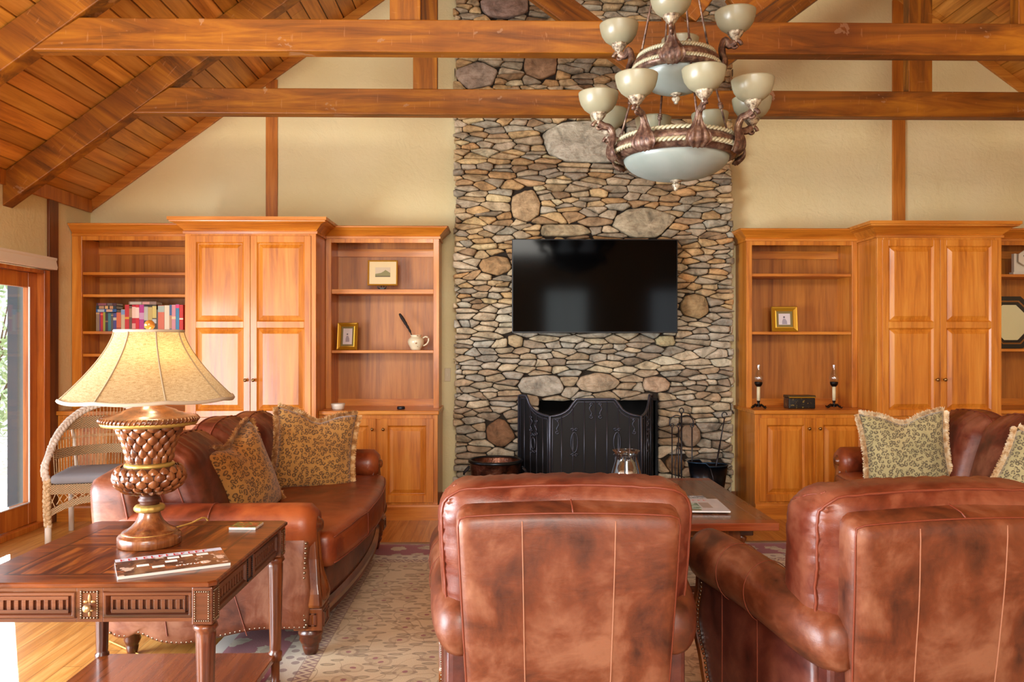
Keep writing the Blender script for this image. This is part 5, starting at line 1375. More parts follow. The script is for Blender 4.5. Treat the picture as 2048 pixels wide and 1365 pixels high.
# ================================================================ books
def linen(name, c): return plain(name, c, .55)
BT = PZ(663, -3, 6.85)
pages_m = plain('book_pages', '#d8cdb4', .8)
def book(label, x, w_, h, col, bands=(), depth=.13, yf=6.885, z=None, flat=False, Lx=.0):
    z = BT if z is None else z
    t = thing('book', label, 'book', (x, yf, z), group='books on the far left bookcase')
    m = linen('book_cloth', col)
    if not flat:
        b = MB(); b.box(-w_/2, w_/2, 0, .006, 0, h); b.box(-w_/2, -w_/2+.0025, .006, depth, 0, h); b.box(w_/2-.0025, w_/2, .006, depth, 0, h); b.build('cover', m, t)
        MB().box(-w_/2+.0027, w_/2-.0027, .0065, depth-.004, .003, h-.004).build('pages', pages_m, t)
        for z0, z1, bc in bands: MB().box(-w_/2-.0004, w_/2+.0004, -.0008, .004, h*z0, h*z1).build('spine_label', linen('label_cloth', bc), t)
    else:
        b = MB(); b.box(-Lx/2, Lx/2, 0, .006, 0, w_); b.box(-Lx/2, Lx/2, .006, depth, 0, .0025); b.box(-Lx/2, Lx/2, .006, depth, w_-.0025, w_); b.build('cover', m, t)
        MB().box(-Lx/2+.003, Lx/2-.003, .0065, depth-.004, .0027, w_-.0027).build('pages', pages_m, t)
        for z0, z1, bc in bands: MB().box(-Lx/2+Lx*z0, -Lx/2+Lx*z1, -.0008, .004, .002, w_-.002).build('spine_label', linen('label_cloth', bc), t)
    return t
def bx(cx): return PX(160+cx/9.31, 6.885)
S9 = 1/9.31*6.9/1586
bk = [  # crop x0, x1, height px, colour, name, bands
 (300, 362, 352, '#8c7a66', 'taupe', [(.9, .97, '#c8a070')]), (364, 380, 350, '#6a3a80', 'slim purple', []), (382, 428, 350, '#b8303c', 'crimson', [(.85, .93, '#e06a50')]), (430, 470, 352, '#9aa040', 'olive green', []),
 (472, 520, 338, '#3a3440', 'charcoal', [(.5, .58, '#8a6a50')]), (522, 576, 338, '#3c7a86', 'teal', []), (578, 618, 338, '#5c5a58', 'dark grey', [(.85, .9, '#b09a70')]), (620, 678, 338, '#4a4a8a', 'indigo', [(.6, .75, '#c8c4b0')]),
 (680, 762, 350, '#d06a48', 'coral', [(.1, .2, '#a04a38')]), (766, 834, 405, '#c8b898', 'cream', [(.76, .98, '#7a9ac8')]), (836, 914, 490, '#c23034', 'tall scarlet', [(.46, .54, '#e0a030')]), (916, 966, 470, '#6c5244', 'brown', [(.55, .9, '#a88460')]),
 (970, 1034, 490, '#b81e30', 'ruby', [(.5, .92, '#e8c8b8'), (.1, .3, '#d89a90')]), (1036, 1100, 490, '#cc2234', 'bright red', [(.5, .9, '#f0d4c8')]), (1104, 1190, 490, '#b4388c', 'magenta', [(.45, .7, '#c89ac0')]),
 (1194, 1264, 480, '#4a4c50', 'black and silver', [(.42, .94, '#b8bab0'), (.12, .3, '#c8c078')]), (1268, 1344, 485, '#3c342c', 'black and gold', [(.42, .92, '#c0ac6a'), (.3, .38, '#a0a8b8')]), (1348, 1420, 490, '#463e30', 'dark brown and yellow', [(.5, .95, '#d0c070'), (.3, .46, '#b8c0c0')]),
 (1424, 1450, 400, '#5a5450', 'slim grey', []), (1452, 1568, 480, '#d07058', 'wide salmon', [(.74, .98, '#a8b8b0')]), (1572, 1664, 480, '#e0d4bc', 'wide ivory', []), (1666, 1708, 490, '#44608c', 'slim blue', [(.1, .6, '#b08868')]),
 (1710, 1780, 490, '#cc8e98', 'rose', [(.46, .56, '#e8c8a0')]), (1784, 1846, 500, '#3e86b0', 'sky blue', [(.86, .99, '#e0407c')]), (1850, 1918, 490, '#c8302c', 'vermilion', [(.44, .5, '#e8d8c0')])]
prev = None
for a, c_, hp, col, nm, bands in bk:
    pos = 'at the left end of the row' if prev is None else 'standing just right of the %s one' % prev
    book('%s book %s' % (nm, pos), bx((a+c_)/2), (c_-a)*S9*.98, hp*S9, col, bands); prev = nm
zz = BT+352*S9+.001
book('blue book lying lowest of three on the short books', bx(490), .0255, 0, '#2c5a9a', [(.08, .4, '#a8b8c8'), (.5, .8, '#c8a890')], z=zz, flat=True, Lx=.175)
book('black book lying in the middle of the three stacked ones', bx(485), .0285, 0, '#22303c', [(.15, .4, '#b89070'), (.45, .6, '#d8b070'), (.68, .85, '#c09068')], z=zz+.0265, flat=True, Lx=.172)
book('dark red book lying topmost of the three stacked ones', bx(490), .022, 0, '#4a2a34', [(.1, .5, '#8a5060'), (.55, .8, '#6a6060')], z=zz+.0560, flat=True, Lx=.17)
book('grey and brown book lying alone on top of the tall red ones', bx(1165), .026, 0, '#8c7468', [(.05, .45, '#b8b0a4'), (.5, .75, '#c8948c')], z=BT+491*S9+.001, flat=True, Lx=.235)

# ================================================================ frames, pitcher and small things on shelves
def photo_mat(name, stops, sc=30):
    n = NT(name); o = n.sep(n.tc.outputs['Object']); return n, o
def portrait_frame(label, x, y, z, W, H, rz, tilt, gold='#b98a20'):
    t = thing('picture_frame', label, 'picture frame', (x, y, z+.002), 0); t.rotation_euler = (R(-tilt), 0, rz)
    gm = plain('gilt_frame', gold, .35, .55); fw = .032*W/.15
    fw = W*.19
    for nm_, q in (('frame_moulding', [(-W/2, -W/2+fw, 0, H), (W/2-fw, W/2, 0, H), (-W/2+fw, W/2-fw, 0, fw), (-W/2+fw, W/2-fw, H-fw, H)]),):
        b = MB(); R_ = []
        for d, yy in ((0, .018), (0, 0), (fw*.12, -.006), (fw*.35, -.003), (fw*.8, .006), (fw, .004), (fw, .012)):
            R_.append([(-W/2+d, yy, d), (W/2-d, yy, d), (W/2-d, yy, H-d), (-W/2+d, yy, H-d)])
        b.loops(R_, True, False, False); b.build(nm_, gm, t)
    MB().box(-W/2, W/2, .0125, .019, 0, H).build('backing', plain('frame_back', '#3a2416', .7), t)
    MB().box(-W/2+fw*.98, W/2-fw*.98, .0095, .012, fw*.98, H-fw*.98).build('inner_mat', plain('olive_mat', '#7a6a38', .7), t)
    d = fw+W*.09
    MB().box(-W/2+d, W/2-d, .0085, .0098, d, H-d).build('photo_print', plain('print_paper', '#cfc4c4', .5), t)
    # faint seated figure on the print
    b = MB(); cx, cz, s_ = 0, H*.5, W
    b.prism([(cx-.09*s_, H*.30), (cx+.10*s_, H*.30), (cx+.09*s_, H*.42), (cx+.03*s_, H*.52), (cx-.05*s_, H*.52), (cx-.09*s_, H*.42)], .0078, .0088)
    b.build('printed_dress', plain('print_grey', '#98909a', .6), t)
    b = MB(); b.lathe([(.0005, -.0005), (.038*s_, 0), (.0005, .0005)], (cx-.012*s_, .0078, H*.58), 16, ax=(0, 1, 0)); b.build('printed_head', plain('print_dark', '#5c5560', .6), t)
    b = MB(); b.tube([(0, .02, H*.6), (0, .05, .003)], .003, 6); b.build('strut', iron_m, t)
    return t
# landscape picture on a small easel
Z1 = PZ(579, -1, 6.85); Z2 = PZ(701, -1, 6.85)
xa, xb = PX(734.5, 6.93), PX(794.5, 6.93); W_, H_ = xb-xa, (571-520)*6.93/1586
zf = PZ(571, -1, 6.93)
t = thing('framed_picture', 'gilt framed landscape print with a hill on the upper shelf', 'picture', ((xa+xb)/2, 6.94, zf)); t.rotation_euler = (R(-5), 0, 0)
gm2 = plain('gilt_thin', '#c8912a', .35, .5); b = MB(); R_ = []
for d, yy in ((0, .014), (0, 0), (.004, -.003), (.012, .002), (.012, .010)): R_.append([(-W_/2+d, yy, d), (W_/2-d, yy, d), (W_/2-d, yy, H_-d), (-W_/2+d, yy, H_-d)])
b.loops(R_, True, False, False); b.build('frame_moulding', gm2, t)
MB().box(-W_/2+.003, W_/2-.003, .009, .014, .003, H_-.003).build('mount_board', plain('mount_cream', '#dcc594', .7), t)
MB().box(-W_*.25, W_*.25, .0075, .0092, H_*.34, H_*.72).build('print_sky', plain('print_sky', '#c9b596', .7), t)
b = MB(); b.prism([(-W_*.25, H_*.36), (W_*.25, H_*.36), (W_*.25, H_*.50), (W_*.17, H_*.56), (W_*.09, H_*.62), (W_*.03, H_*.56), (-W_*.06, H_*.50), (-W_*.15, H_*.48), (-W_*.25, H_*.46)], .0066, .0076); b.build('print_hill', plain('print_hill', '#8a8358', .8), t)
MB().box(-W_*.25, W_*.25, .0062, .0077, H_*.34, H_*.38).build('print_shore', plain('print_shore', '#6a5c44', .8), t)
e = thing('plate_easel', 'small black easel under the framed landscape print', 'easel', ((xa+xb)/2, 6.93, Z1)); b = MB()
for sx in (-1, 1):
    b.tube([(sx*.012, -.006, .004), (sx*.03, -.014, .014), (sx*.038, -.018, .03)], [.006, .0055, .004], 6); b.tube([(sx*.02, -.01, .004), (sx*.022, .04, .004)], .004, 6); b.tube([(sx*.012, .028, .004), (sx*.005, .036, .12)], .0035, 6)
b.box(-.03, .03, -.014, -.006, 0, .02); b.build('stand', plain('black_wood', '#120d0a', .4), e)
W1 = (453-175)/6.204*6.93/1586; H1 = (1235-885)/6.204*6.93/1586
portrait_frame('gilt framed portrait print leaning at the left of the pitcher shelf', PX(640+330/6.204, 6.93), 6.935, Z2, W1*.93, H1*.98, R(-6), 8)
# pitcher with dried dark stem
n = NT('glazed_cream'); v = n.mapping(); c = n.mix(n.math('GREATER_THAN', n.noise(v, 26, 2, .5), .66), '#ddd2b0', '#9c6a44'); n.color(c); crm = n.set(rough=.3, coat=.5)
px0 = PX(832, 6.95); sc = 6.95/1586
pt = thing('pitcher', 'cream ceramic pitcher on the left bookcase shelf', 'pitcher', (px0, 6.95, Z2))
b = MB().lathe([(.0005, .001), (.042, .0), (.044, .006), (.05, .02), (.066, .05), (.072, .075), (.068, .096), (.052, .11), (.043, .116), (.045, .126), (.051, .133), (.047, .132), (.040, .118), (.05, .107), (.062, .09), (.062, .06), (.0005, .02)], n=36, cap=False); b.build('body', crm, pt, smooth=True)
MB().tube(smooth_curve([(.058, 0, .105), (.085, 0, .118), (.108, 0, .105), (.108, 0, .078), (.09, 0, .052), (.062, 0, .038)], 6), [.007]*31, 8).build('handle', crm, pt, smooth=True)
st = MB(); P = smooth_curve([(px0-.005, 6.95, Z2+.03), (px0-.045, 6.95, Z2+.15), (px0-.095, 6.95, Z2+.24), (px0-.145, 6.95, Z2+.32)], 8)
st.tube(P, [.004]*9+[.009, .010, .008, .011, .012, .010, .013, .014, .013, .015, .014, .015, .013, .012, .010, .006], 8); tag(st.build('dried_stem', plain('dark_pod', '#20140f', .8), smooth=True), 'dark dried stalk standing in the cream pitcher', 'dried stalk')
x = PX(676, 6.72); z = ZC
b = MB().lathe([(.0005, 0), (.042, 0), (.052, .004), (.056, .03), (.06, .048), (.057, .05), (.05, .03), (.0005, .01)], (x, 6.72, z), 32, cap=False); tag(b.build('white_bowl', plain('white_ceramic', '#e4dccb', .4), smooth=True), 'small white bowl on the countertop behind the leopard pillow', 'bowl')
x = PX(802, 6.72); b = MB().lathe([(.0005, 0), (.03, 0), (.034, .006), (.033, .02), (.028, .025), (.0005, .025)], (x, 6.72, z), 28); tag(b.build('round_tin', plain('dark_blue_tin', '#1c2430', .3, .3), smooth=True), 'small dark round puck on the left countertop', 'tin')
# right bookcase
Z3 = PZ(664, 2.6, 6.85)
portrait_frame('gilt framed portrait print leaning on the right bookcase shelf', PX(1440+405/3.1, 6.93), 6.935, Z3, (490-318)/3.1*6.93/1586*.93, (745-585)/3.1*6.93/1586, R(-6), 8)
pew = plain('dark_pewter', '#2a2624', .35, .8)
def candlestick(label, px, Y):
    X = PX(px, Y); t = thing('candlestick', label, 'candlestick', (X, Y, ZC), group='candlesticks on the right countertop')
    b = MB().lathe([(.0005, .008), (.022, .01), (.018, .02), (.012, .03), (.010, .05), (.014, .056), (.013, .066), (.0005, .066)], n=20)
    for k in range(4):
        a = k*PI/2+.5; ca, sa = math.cos(a), math.sin(a)
        b.tube([(.01*ca, .01*sa, .022), (.035*ca, .035*sa, .028), (.06*ca, .06*sa, .012), (.078*ca, .078*sa, .006), (.088*ca, .088*sa, .014)], [.008, .009, .007, .006, .004], 8)
    b.build('base', pew, t, smooth=True)
    MB().lathe([(.0005, .064), (.0145, .064), (.0145, .185), (.0005, .186)], n=20).build('candle', plain('ivory_candle', '#ded6b0', .5), t, smooth=True)
    MB().lathe([(.012, .182), (.02, .186), (.030, .2), (.034, .215), (.034, .224), (.030, .226), (.0005, .222)], n=24).build('shade_cup', pew, t, smooth=True)
    MB().lathe([(.026, .224), (.033, .235), (.038, .252), (.036, .272), (.026, .3), (.018, .325), (.015, .35), (.0155, .372)], n=28, cap=False).build('glass_chimney', vase_m, t, smooth=True)
    return t
candlestick('candlestick with glass chimney at the left of the tin box', 1517, 6.80); candlestick('candlestick with glass chimney at the right of the tin box', 1668, 6.80)
xa, xb = PX(1577, 6.70), PX(1631, 6.70); hh = 27*6.7/1586
n = NT('black_gold_tin'); v = n.mapping((1, 1, 1)); g = n.math('GREATER_THAN', n.noise(v, 48, 3, .6), .62); n.color(n.mix(n.math('MULTIPLY', g, .7), '#23201e', '#a08a40')); tinm = n.set(rough=.3, metal=.2, coat=.4)
t = thing('tin_box', 'black tin box with worn gold figures on the right countertop', 'box', ((xa+xb)/2, 6.76, ZC)); w2 = (xb-xa)/2
MB().box(-w2, w2, -.065, .065, 0, hh-.022).build('box_body', tinm, t, bevel=.01); b = MB().box(-w2-.002, w2+.002, -.067, .067, hh-.022, hh); b.build('lid', plain('tin_lid', '#4a4028', .35, .4), t, bevel=.006)
MB().box(-w2+.004, w2-.004, -.0676, -.0668, hh-.02, hh-.012).build('gold_line', gold_m, t)
# clock and mirror in the far right bookcase
Z4 = PZ(549, 4.6, 6.9); xc = PX(2045, 6.93)
wht = plain('clock_white', '#ddd8c8', .4); t = thing('mantel_clock', 'white mantel clock with a hexagonal face at the right edge', 'clock', (xc, 6.93, Z4))
q = 6.93/1586
b = MB(); b.box(-23*q, 23*q, -.03, .03, 0, .02); b.box(-20*q, -15*q, -.02, .02, .02, 42*q); b.box(15*q, 20*q, -.02, .02, .02, 42*q); b.box(-15*q, 15*q, .012, .02, .02, 42*q); b.build('case', wht, t, bevel=.003)
hx_ = [(14.5*q*math.sin(i*PI/3), 33*q+16*q*math.cos(i*PI/3)) for i in range(6)]
MB().prism(hx_, -.034, -.018).build('dial', wht, t, bevel=.002)
b = MB(); b.tube([(0, -.036, 33*q), (-3.5*q, -.036, 38*q)], .0022, 5); b.tube([(0, -.036, 33*q), (2.5*q, -.036, 27*q)], .0022, 5); b.tube([(0, -.036, 33*q), (-.8*q, -.036, 41*q)], .0015, 5); b.build('hands', iron_m, t)
zm = PZ(698, 4.6, 6.9); t = thing('octagonal_mirror', 'octagonal mirror in a dark frame with a gold line at the right edge', 'mirror', (PX(2026, 6.95), 6.97, zm+.003)); t.rotation_euler = (R(-4), 0, 0)
def octo(r, k=.414): return [(r, -r*k), (r, r*k), (r*k, r), (-r*k, r), (-r, r*k), (-r, -r*k), (-r*k, -r), (r*k, -r)]
r0 = 53*q; cz_ = r0
def ring8(mb, ra, rb, y0_, y1_):
    rr = [[(x_, y1_, z_+cz_) for x_, z_ in octo(ra)], [(x_, y0_, z_+cz_) for x_, z_ in octo(ra)], [(x_, y0_+.004, z_+cz_) for x_, z_ in octo(rb)], [(x_, y1_, z_+cz_) for x_, z_ in octo(rb)]]; mb.loops(rr, True, False, False)
b = MB(); ring8(b, r0, r0*.84, -.012, .012); ring8(b, r0*.78, r0*.68, -.008, .012); b.build('frame', plain('ebonized', '#1a1512', .4), t)
b = MB(); ring8(b, r0*.845, r0*.775, -.007, .012); b.build('gold_inlay', plain('dull_gold', '#8a5c28', .4, .3), t)
MB().prism([(x_, z_+cz_) for x_, z_ in octo(r0*.69)], .004, .010).build('mirror_glass', plain('silvered', '#cfd0c4', .06, 1.0), t)

# ================================================================ hearth furniture
HZ = .022
scr_m = plain('screen_iron', '#525664', .35, .75)
fs = thing('fireplace_screen', 'black iron three fold fireplace screen with scrollwork', 'fire screen', (PX(1191, 6.66), 6.66, HZ))
ox = PX(1191, 6.66); s_ = 6.66/1586
zt = PZ(797, .8, 6.66)-HZ
def screen_panel(x0, x1, topf, nb, M, nm, deco):
    """x0..x1 local, topf(u) height, bars nb"""
    N = 24
    mesh = MB(); pts = []; 
    poly = [(x0, .02)]+[(x1, .02)]+[(lerp(x1, x0, i/N), topf(1-i/N)-.012) for i in range(N+1)]
    mesh.prism(poly, -.001, .001); 
    mesh.xf(M); p = mesh.build('mesh_screen', plain('fire_mesh', '#0c0c10', .55, .3), fs)
    b = MB()
    top = [(lerp(x0, x1, i/N), 0, topf(i/N)) for i in range(N+1)]
    b.tube([(x0, 0, 0)]+top+[(x1, 0, 0)], .011, 8); b.tube([(x0+.02, -.002, .03)]+[(q_[0]+.02*(1-2*i/N), -.002, q_[2]-.024) for i, q_ in enumerate(top)]+[(x1-.02, -.002, .03)], .005, 6); b.tube([(x0, 0, .02), (x1, 0, .02)], .009, 8); b.xf(M); b.build('panel_frame', scr_m, fs, smooth=True)
    for k in range(1, nb+1):
        u = k/(nb+1); b = MB(); b.tube([(lerp(x0, x1, u), -.006, .02), (lerp(x0, x1, u), -.006, topf(u)-.01)], .0045, 6); b.xf(M); b.build('bar', scr_m, fs, smooth=True)
    for g in deco(): b = MB(); [fn_(b) for fn_ in g]; b.xf(M); b.build('scrollwork', scr_m, fs, smooth=True)
def scroll(mb, cx, cz, r, dx, dz):
    pts = [(cx+dx*(r*(1-q/9)*math.cos(q)), -.01, cz+dz*(r*(1-q/9)*math.sin(q))) for q in [i*.45 for i in range(15)]]; mb.tube(pts, .005, 6)
def cs_(mb, x, z, sgn):
    mb.tube(smooth_curve([(x, -.01, z), (x+sgn*.022, -.01, z-.035), (x+sgn*.004, -.01, z-.075), (x+sgn*.018, -.01, z-.10)], 5), .005, 6); scroll(mb, x+sgn*.008, z-.002, .014, -sgn, 1); scroll(mb, x+sgn*.006, z-.105, .016, sgn, -1)
wc = (1293-1108)/2*s_*.985
hm = PZ(833, .8, 6.66)-HZ
def top_c(u):
    a = abs(2*u-1); lo = hm
    if a > .52: return lo+.004
    if a > .50: return lerp(zt-.012, lo, (a-.50)/.02)*0+lo+(zt-.02-lo)*max(0, 1-((a-.50)/.02))*.0
    return zt
def top_c(u):
    a = abs(2*u-1)
    if a < .48: return zt-.008
    t_ = min(1, (a-.48)/.52); return hm+(zt-.008-hm)*(1-math.sqrt(max(0, 1-(1-t_)**2)))
def motif(x, z, rz_, r1, sep):
    g = [lambda mb: mb.tube([(x+r1*math.sin(a), -.012, z+rz_*math.cos(a)) for a in [2*PI*i/20 for i in range(20)]], .0055, 6, closed=True)]
    for dz in (rz_+.022, -rz_-.022):
        for s2 in (-1, 1): g.append(lambda mb, dz=dz, s2=s2: scroll(mb, x+s2*.015, z+dz, .015, s2, 1))
    return g
def dec_c():
    out = []
    for sg in (-1, 1):
        out.append([lambda mb, sg=sg: cs_(mb, sg*.03, zt-.05, sg)]); out.append([lambda mb, sg=sg: cs_(mb, sg*(wc-.05), hm-.03, -sg)]); out.append(motif(sg*wc*.47, hm-.22, .085, .028, 0))
    return out
screen_panel(-wc, wc, top_c, 7, Matrix.Identity(4), 'centre', dec_c)
wsd = .34
def top_l(u): # outer high, dips to the centre panel
    t_ = max(0, (u-.28)/.72); return zt+.01 if u < .28 else hm+(zt+.01-hm)*(1-math.sqrt(max(0, 1-(1-t_)**2)))
def dec_s(): return [motif(wsd*.5, hm-.24, .05, .02, 0), [lambda mb: cs_(mb, wsd*.40, hm-.02, 1)], [lambda mb: cs_(mb, wsd*.62, hm-.05, -1)]]
# side leaves fold back toward the wall
ML = Matrix.Translation((-wc-.004, 0, 0))@Matrix.Rotation(R(-42), 4, 'Z')@Matrix.Translation((-wsd, 0, 0))
screen_panel(0, wsd, top_l, 4, ML, 'left', dec_s)
MR = Matrix.Translation((wc+.004, 0, 0))@Matrix.Rotation(R(64), 4, 'Z')
screen_panel(0, wsd, lambda u: top_l(1-u), 4, MR, 'right', dec_s)

# copper tub
X = PX(991, 6.62); t = thing('copper_tub', 'round hammered copper tub on the hearth left of the screen', 'tub', (X, 6.74, HZ))
n = NT('dark_copper'); v = n.mapping(); n.color(n.ramp(n.noise(v, 9, 3), [(.35, '#3a241c'), (.5, '#6a4536'), (.7, '#8a6454')])); n.bump(n.voro(v, 55), .5, .004); cop = n.set(rough=.38, metal=.85)
MB().lathe([(.0005, .0), (.16, .0), (.178, .02), (.20, .2), (.215, .40), (.222, .44), (.228, .448), (.216, .450), (.21, .43), (.18, .03), (.0005, .02)], n=56, cap=False).build('tub_body', cop, t, smooth=True)
MB().lathe([(.219, .43), (.232, .434), (.234, .447), (.228, .457), (.214, .458), (.21, .447)], n=56, cap=False).build('rim_band', plain('steel_rim', '#3a424c', .3, .9), t, smooth=True)
for sg in (-1, 1):
    b = MB(); b.tube(smooth_curve([(sg*.225, -.05, .39), (sg*.262, -.045, .35), (sg*.268, 0, .33), (sg*.262, .045, .35), (sg*.225, .05, .39)], 5), .009, 8); b.build('ring_handle', iron_m, t, smooth=True)
# fireplace tool stand
X = PX(1363, 6.72); Y = 6.72; t = thing('tool_stand', 'wrought iron fireplace tool stand right of the screen', 'tool stand', (X, Y, HZ))
ht = PZ(822, 1.5, Y)-HZ
b = MB(); b.tube([(0, 0, 0), (0, 0, ht-.02)], .007, 8); b.lathe([(.0005, 0), (.10, 0), (.11, .008), (.1, .016), (.02, .022), (.012, .05)], n=28); b.build('post', iron_m, t, smooth=True)
b = MB(); b.tube([(.018*math.cos(a), 0, ht+.0+.022*math.sin(a)) for a in [2*PI*i/14 for i in range(14)]], .005, 6, closed=True); b.build('top_ring', iron_m, t, smooth=True)
for sg in (-1, 1):
    b = MB(); b.tube(smooth_curve([(0, 0, ht-.05), (sg*.05, 0, ht-.04), (sg*.095, 0, ht-.075), (sg*.10, 0, ht-.12), (sg*.085, 0, ht-.13)], 5), .005, 6); b.build('hook_arm', iron_m, t, smooth=True)
for nm_, dx, lab in (('poker', -.085, 'iron poker hanging at the left of the tool stand'), ('hearth_brush', .085, 'iron hearth brush hanging at the right of the tool stand'), ('log_tongs', -.03, 'iron log tongs hanging in front of the tool stand post')):
    tt = thing(nm_, lab, 'fireplace tool', (X+dx, Y-.02, HZ+.1)); L = ht-.24
    b = MB(); b.tube([(0, 0, .04), (0, 0, L)], .0055, 6); b.tube([(.014*math.cos(a), 0, L+.016+.016*math.sin(a)) for a in [2*PI*i/12 for i in range(12)]], .004, 6, closed=True); b.build('handle', iron_m, tt, smooth=True)
    b = MB()
    if nm_ == 'poker': b.tube([(0, 0, .05), (0, 0, -.03)], [.006, .002], 6); b.tube([(0, 0, .04), (.03, 0, .03), (.035, 0, .01)], [.006, .005, .002], 6); part = 'tip'
    elif nm_ == 'hearth_brush': b.lathe([(.018, 0), (.024, -.04), (.028, -.08), (.0005, -.085)], (0, 0, .05), 14); part = 'bristles'
    else:
        b.tube([(.01, 0, .5), (.025, 0, .3), (.02, 0, .1), (.002, 0, .0)], .004, 6); b.tube([(-.01, 0, .5), (-.03, 0, .3), (-.02, 0, .1), (-.002, 0, .0)], .004, 6); part = 'jaws'
    b.build(part, iron_m, tt, smooth=True)
# ash bucket and shovel
X = PX(1418, 6.70); Y = 6.70; t = thing('ash_bucket', 'black open ash bucket on the hearth beside the right cabinet', 'bucket', (X, Y, HZ)); blk = plain('blue_black_steel', '#12161e', .3, .7)
def bq(r, z, yk=.72): return [(r*math.cos(a)*(1.15 if math.cos(a) < 0 else 1), r*math.sin(a)*yk, z+(.028 if math.cos(a) < -.3 else 0)*(z > .2)) for a in [2*PI*i/40 for i in range(40)]]
b = MB(); b.loops([bq(.095, 0), bq(.105, .05), bq(.13, .22), bq(.158, .41), bq(.153, .408), bq(.12, .2), bq(.09, .02)], True, True, True); b.build('bucket_body', blk, t, smooth=True)
MB().tube(bq(.158, .41), .006, 6, closed=True).build('rim', plain('blue_steel_rim', '#2c4660', .3, .8), t, smooth=True)
MB().tube(smooth_curve([(-.02, -.115, .40), (-.01, -.15, .34), (0, -.155, .28), (.01, -.15, .24)], 4), .005, 6).build('bail_handle', iron_m, t, smooth=True)
zs = PZ(829, 2.0, Y)
t = thing('fire_shovel', 'long handled iron shovel leaning out of the ash bucket', 'shovel', (X+.0, Y, HZ+.03))
p0, p1 = Vector((.0, 0, .02)), Vector((PX(1453, Y)-X, .06, zs-HZ-.07)); d = (p1-p0)
b = MB(); b.tube([tuple(p0+d*.25), tuple(p0+d*.7)], .008, 8); b.tube([tuple(p0+d*.7), tuple(p1)], .005, 8); b.tube([tuple(p1+Vector((.022*math.cos(a), 0, .026+.026*math.sin(a)))) for a in [2*PI*i/16 for i in range(14)]], .005, 6); b.build('handle', iron_m, t, smooth=True)
b = MB(); b.loops([[(x_, -.004, z_) for x_, z_ in ((-.05, .0), (.05, .01), (.055, .16), (-.02, .17))], [(x_, .004, z_) for x_, z_ in ((-.05, .0), (.05, .01), (.055, .16), (-.02, .17))]], True, True, True); b.build('scoop', iron_m, t)

# ================================================================ wicker armchair
WX, WY = -3.02, 6.08
wk = NT('wicker'); v = wk.mapping(); wk.color(wk.ramp(wk.noise(v, 60, 3, .6), [(.3, '#a3855c'), (.5, '#c9ab80'), (.7, '#dec8a6')])); wick = wk.set(rough=.7)
wn_ = NT('woven_band'); o = wn_.sep(wn_.tc.outputs['Object']); g = wn_.math('MULTIPLY', wn_.math('SINE', wn_.math('MULTIPLY', o[0], 330.0)), wn_.math('SINE', wn_.math('MULTIPLY', o[2], 420.0)))
wn_.color(wn_.ramp(wn_.math('MULTIPLY_ADD', g, .5, .5), [(.2, '#866a48'), (.8, '#cdb088')])); wn_.bump(g, .8, .004); wband = wn_.set(rough=.75)
ww = plain('whitewashed_rattan', '#dcd3c6', .6)
wc_ = thing('wicker_armchair', 'natural wicker armchair with grey cushion beside the glass door', 'armchair', (WX, WY, 0), R(14))
hw, sd = .30, .27
# local: front at -y
bp_ = lambda s1, z: (hw*1.02*math.sin(s1), .27-.10*(1-math.cos(s1))*1.1+(z-.45)*.16, z)
def arch(t):
    """outer frame of the back and arms: t 0..1 from front left foot of arm round the back"""
    a = PI*(t); x = -hw*1.05*math.cos(a); y = -.20+.50*math.sin(a)**.8; z = .62+.37*math.sin(a)**.75
    return (x, y, z)
outer = [arch(i/40) for i in range(41)]
def braid(mb, pts, r):
    P = [Vector(p) for p in pts]; L = [0]
    for a_, b_ in zip(P, P[1:]): L.append(L[-1]+(b_-a_).length)
    for k in range(3):
        q = []
        for i, p in enumerate(P):
            tdir = (P[min(i+1, len(P)-1)]-P[max(i-1, 0)]).normalized(); n1 = tdir.cross(Vector((0, 1, .2))).normalized(); n2 = tdir.cross(n1)
            ph = L[i]*62+k*2*PI/3; q.append(p+n1*math.cos(ph)*r*.55+n2*math.sin(2*ph)*r*.35)
        mb.tube(q, r*.62, 6)
pts = smooth_curve([(-hw*1.02, -.22, .45), (-hw*1.08, -.235, .56)]+outer[2:-2:2]+[(hw*1.08, -.235, .56), (hw*1.02, -.22, .45)], 8)
b = MB(); braid(b, pts, .026); b.build('braided_rim', ww, wc_, smooth=True)
for sg in (-1, 1):
    b = MB(); braid(b, smooth_curve([(sg*hw*1.02, -.23, .48), (sg*hw*1.03, -.235, .3), (sg*hw*1.0, -.235, .13)], 16), .026); b.build('braided_post', wick, wc_, smooth=True)
    b = MB(); b.tube([(sg*hw, -.235, 0), (sg*hw, -.235, .15)], .022, 10); b.build('leg', ww, wc_, smooth=True)
    b = MB(); b.tube([(sg*hw*.9, .25, 0), (sg*hw*.92, .26, .46)], .02, 10); b.build('leg', ww, wc_, smooth=True)
def shell(t, z):  # surface of back/arms under the rim
    a = PI*t; top = arch(t); k = (z-.45)/(max(top[2], .5)-.45); y0_ = -.20+.43*math.sin(a)**.8; x0_ = -hw*.98*math.cos(a)
    return (lerp(x0_, top[0], k), lerp(y0_, top[1], k), z)
for i in range(2, 39):
    t_ = i/40; top = arch(t_); b = MB(); b.tube([shell(t_, .46), shell(t_, lerp(.46, top[2], .5)), shell(t_, top[2])], .0032, 5); b.build('stake', wick, wc_, smooth=True)
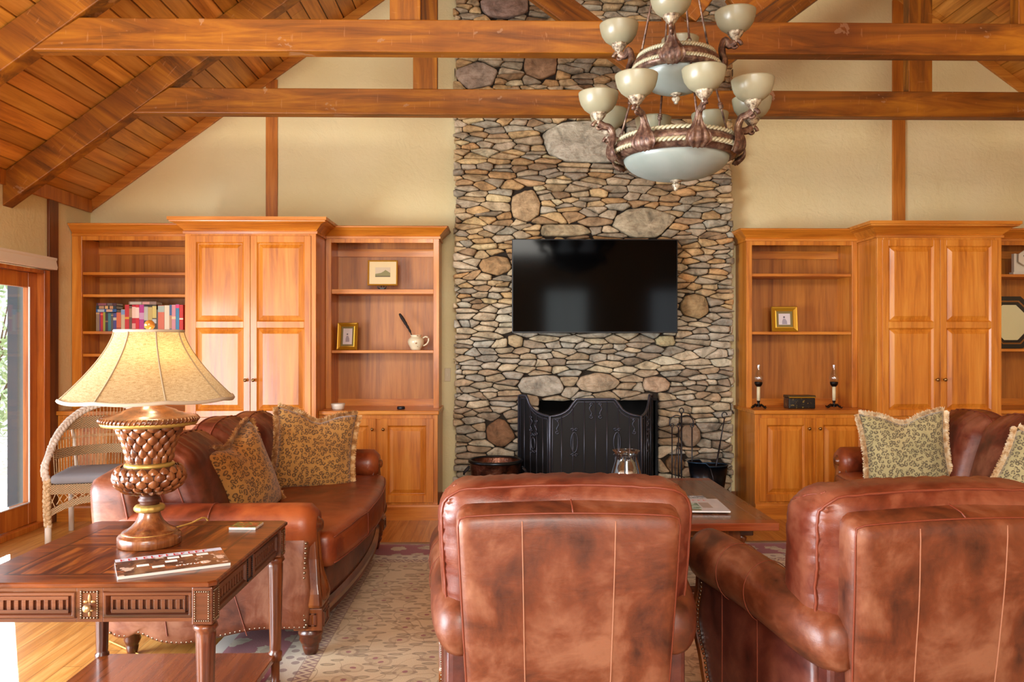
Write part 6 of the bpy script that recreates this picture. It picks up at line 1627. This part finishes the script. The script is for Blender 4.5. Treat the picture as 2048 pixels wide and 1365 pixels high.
for z0, z1 in ((.60, .67), (.80, .89)):
    b = MB(); rings = []
    for i in range(61):
        t_ = .06+.88*i/60; top = arch(t_)[2]-.015
        if z0 > top: continue
        a0, a1 = shell(t_, z0), shell(t_, min(z1, top)); rings.append([a0, a1, (a1[0], a1[1]-.012, a1[2]), (a0[0], a0[1]-.012, a0[2])])
    b.loops(rings, True, True, True); b.build('woven_band', wband, wc_)
b = MB()
for z in (.50, .735, .745): b.tube([shell(.05+.9*i/40, z) for i in range(41) if arch(.05+.9*i/40)[2] > z+.01], .003, 5)
b.build('weft_strand', wick, wc_)
for sg in (-1, 1):
    b = MB(); b.tube(smooth_curve([(sg*hw*.78, .26, .45), (sg*hw*.86, .28, .70), (sg*hw*.95, .27, .86)], 5), .013, 8); b.build('back_upright', ww, wc_, smooth=True)
b = MB(); b.cushion(hw*.95, .26, .035, .03, (16, 14, 5), lambda x, y, z, u, v_, w_: (x, y-.01, z+.475+.012*(1-u*u)*(1-v_*v_)*(w_ > 0))); b.build('seat_cushion', plain('grey_cushion', '#85878e', .8), wc_, smooth=True)
b = MB(); b.box(-hw, hw, -.245, -.225, .37, .44); b.box(-hw, hw, .23, .25, .37, .44); b.box(-hw-.01, -hw+.01, -.225, .23, .37, .44); b.box(hw-.01, hw+.01, -.225, .23, .37, .44); b.build('woven_apron', wband, wc_)
b = MB(); b.cur = 0; N = 24; rings = []
for i in range(N+1):
    u = -1+2*i/N; zt_ = .30-.02; za = .20+.10*(1-u*u); rings.append([(hw*u, -.235, za), (hw*u, -.235, za+.05), (hw*u, -.225, za+.05), (hw*u, -.225, za)])
b.loops(rings, True, True, True); b.build('arched_skirt', wband, wc_)
for i in range(12):
    u = -1+2*(i+.5)/12; za = .25+.10*(1-u*u); b = MB(); b.tube([(hw*(u-.07), -.232, za), (hw*(u+.07), -.232, .37)], .003, 5); b.build('lattice', wick, wc_); b = MB(); b.tube([(hw*(u+.07), -.228, za), (hw*(u-.07), -.228, .37)], .003, 5); b.build('lattice', wick, wc_)
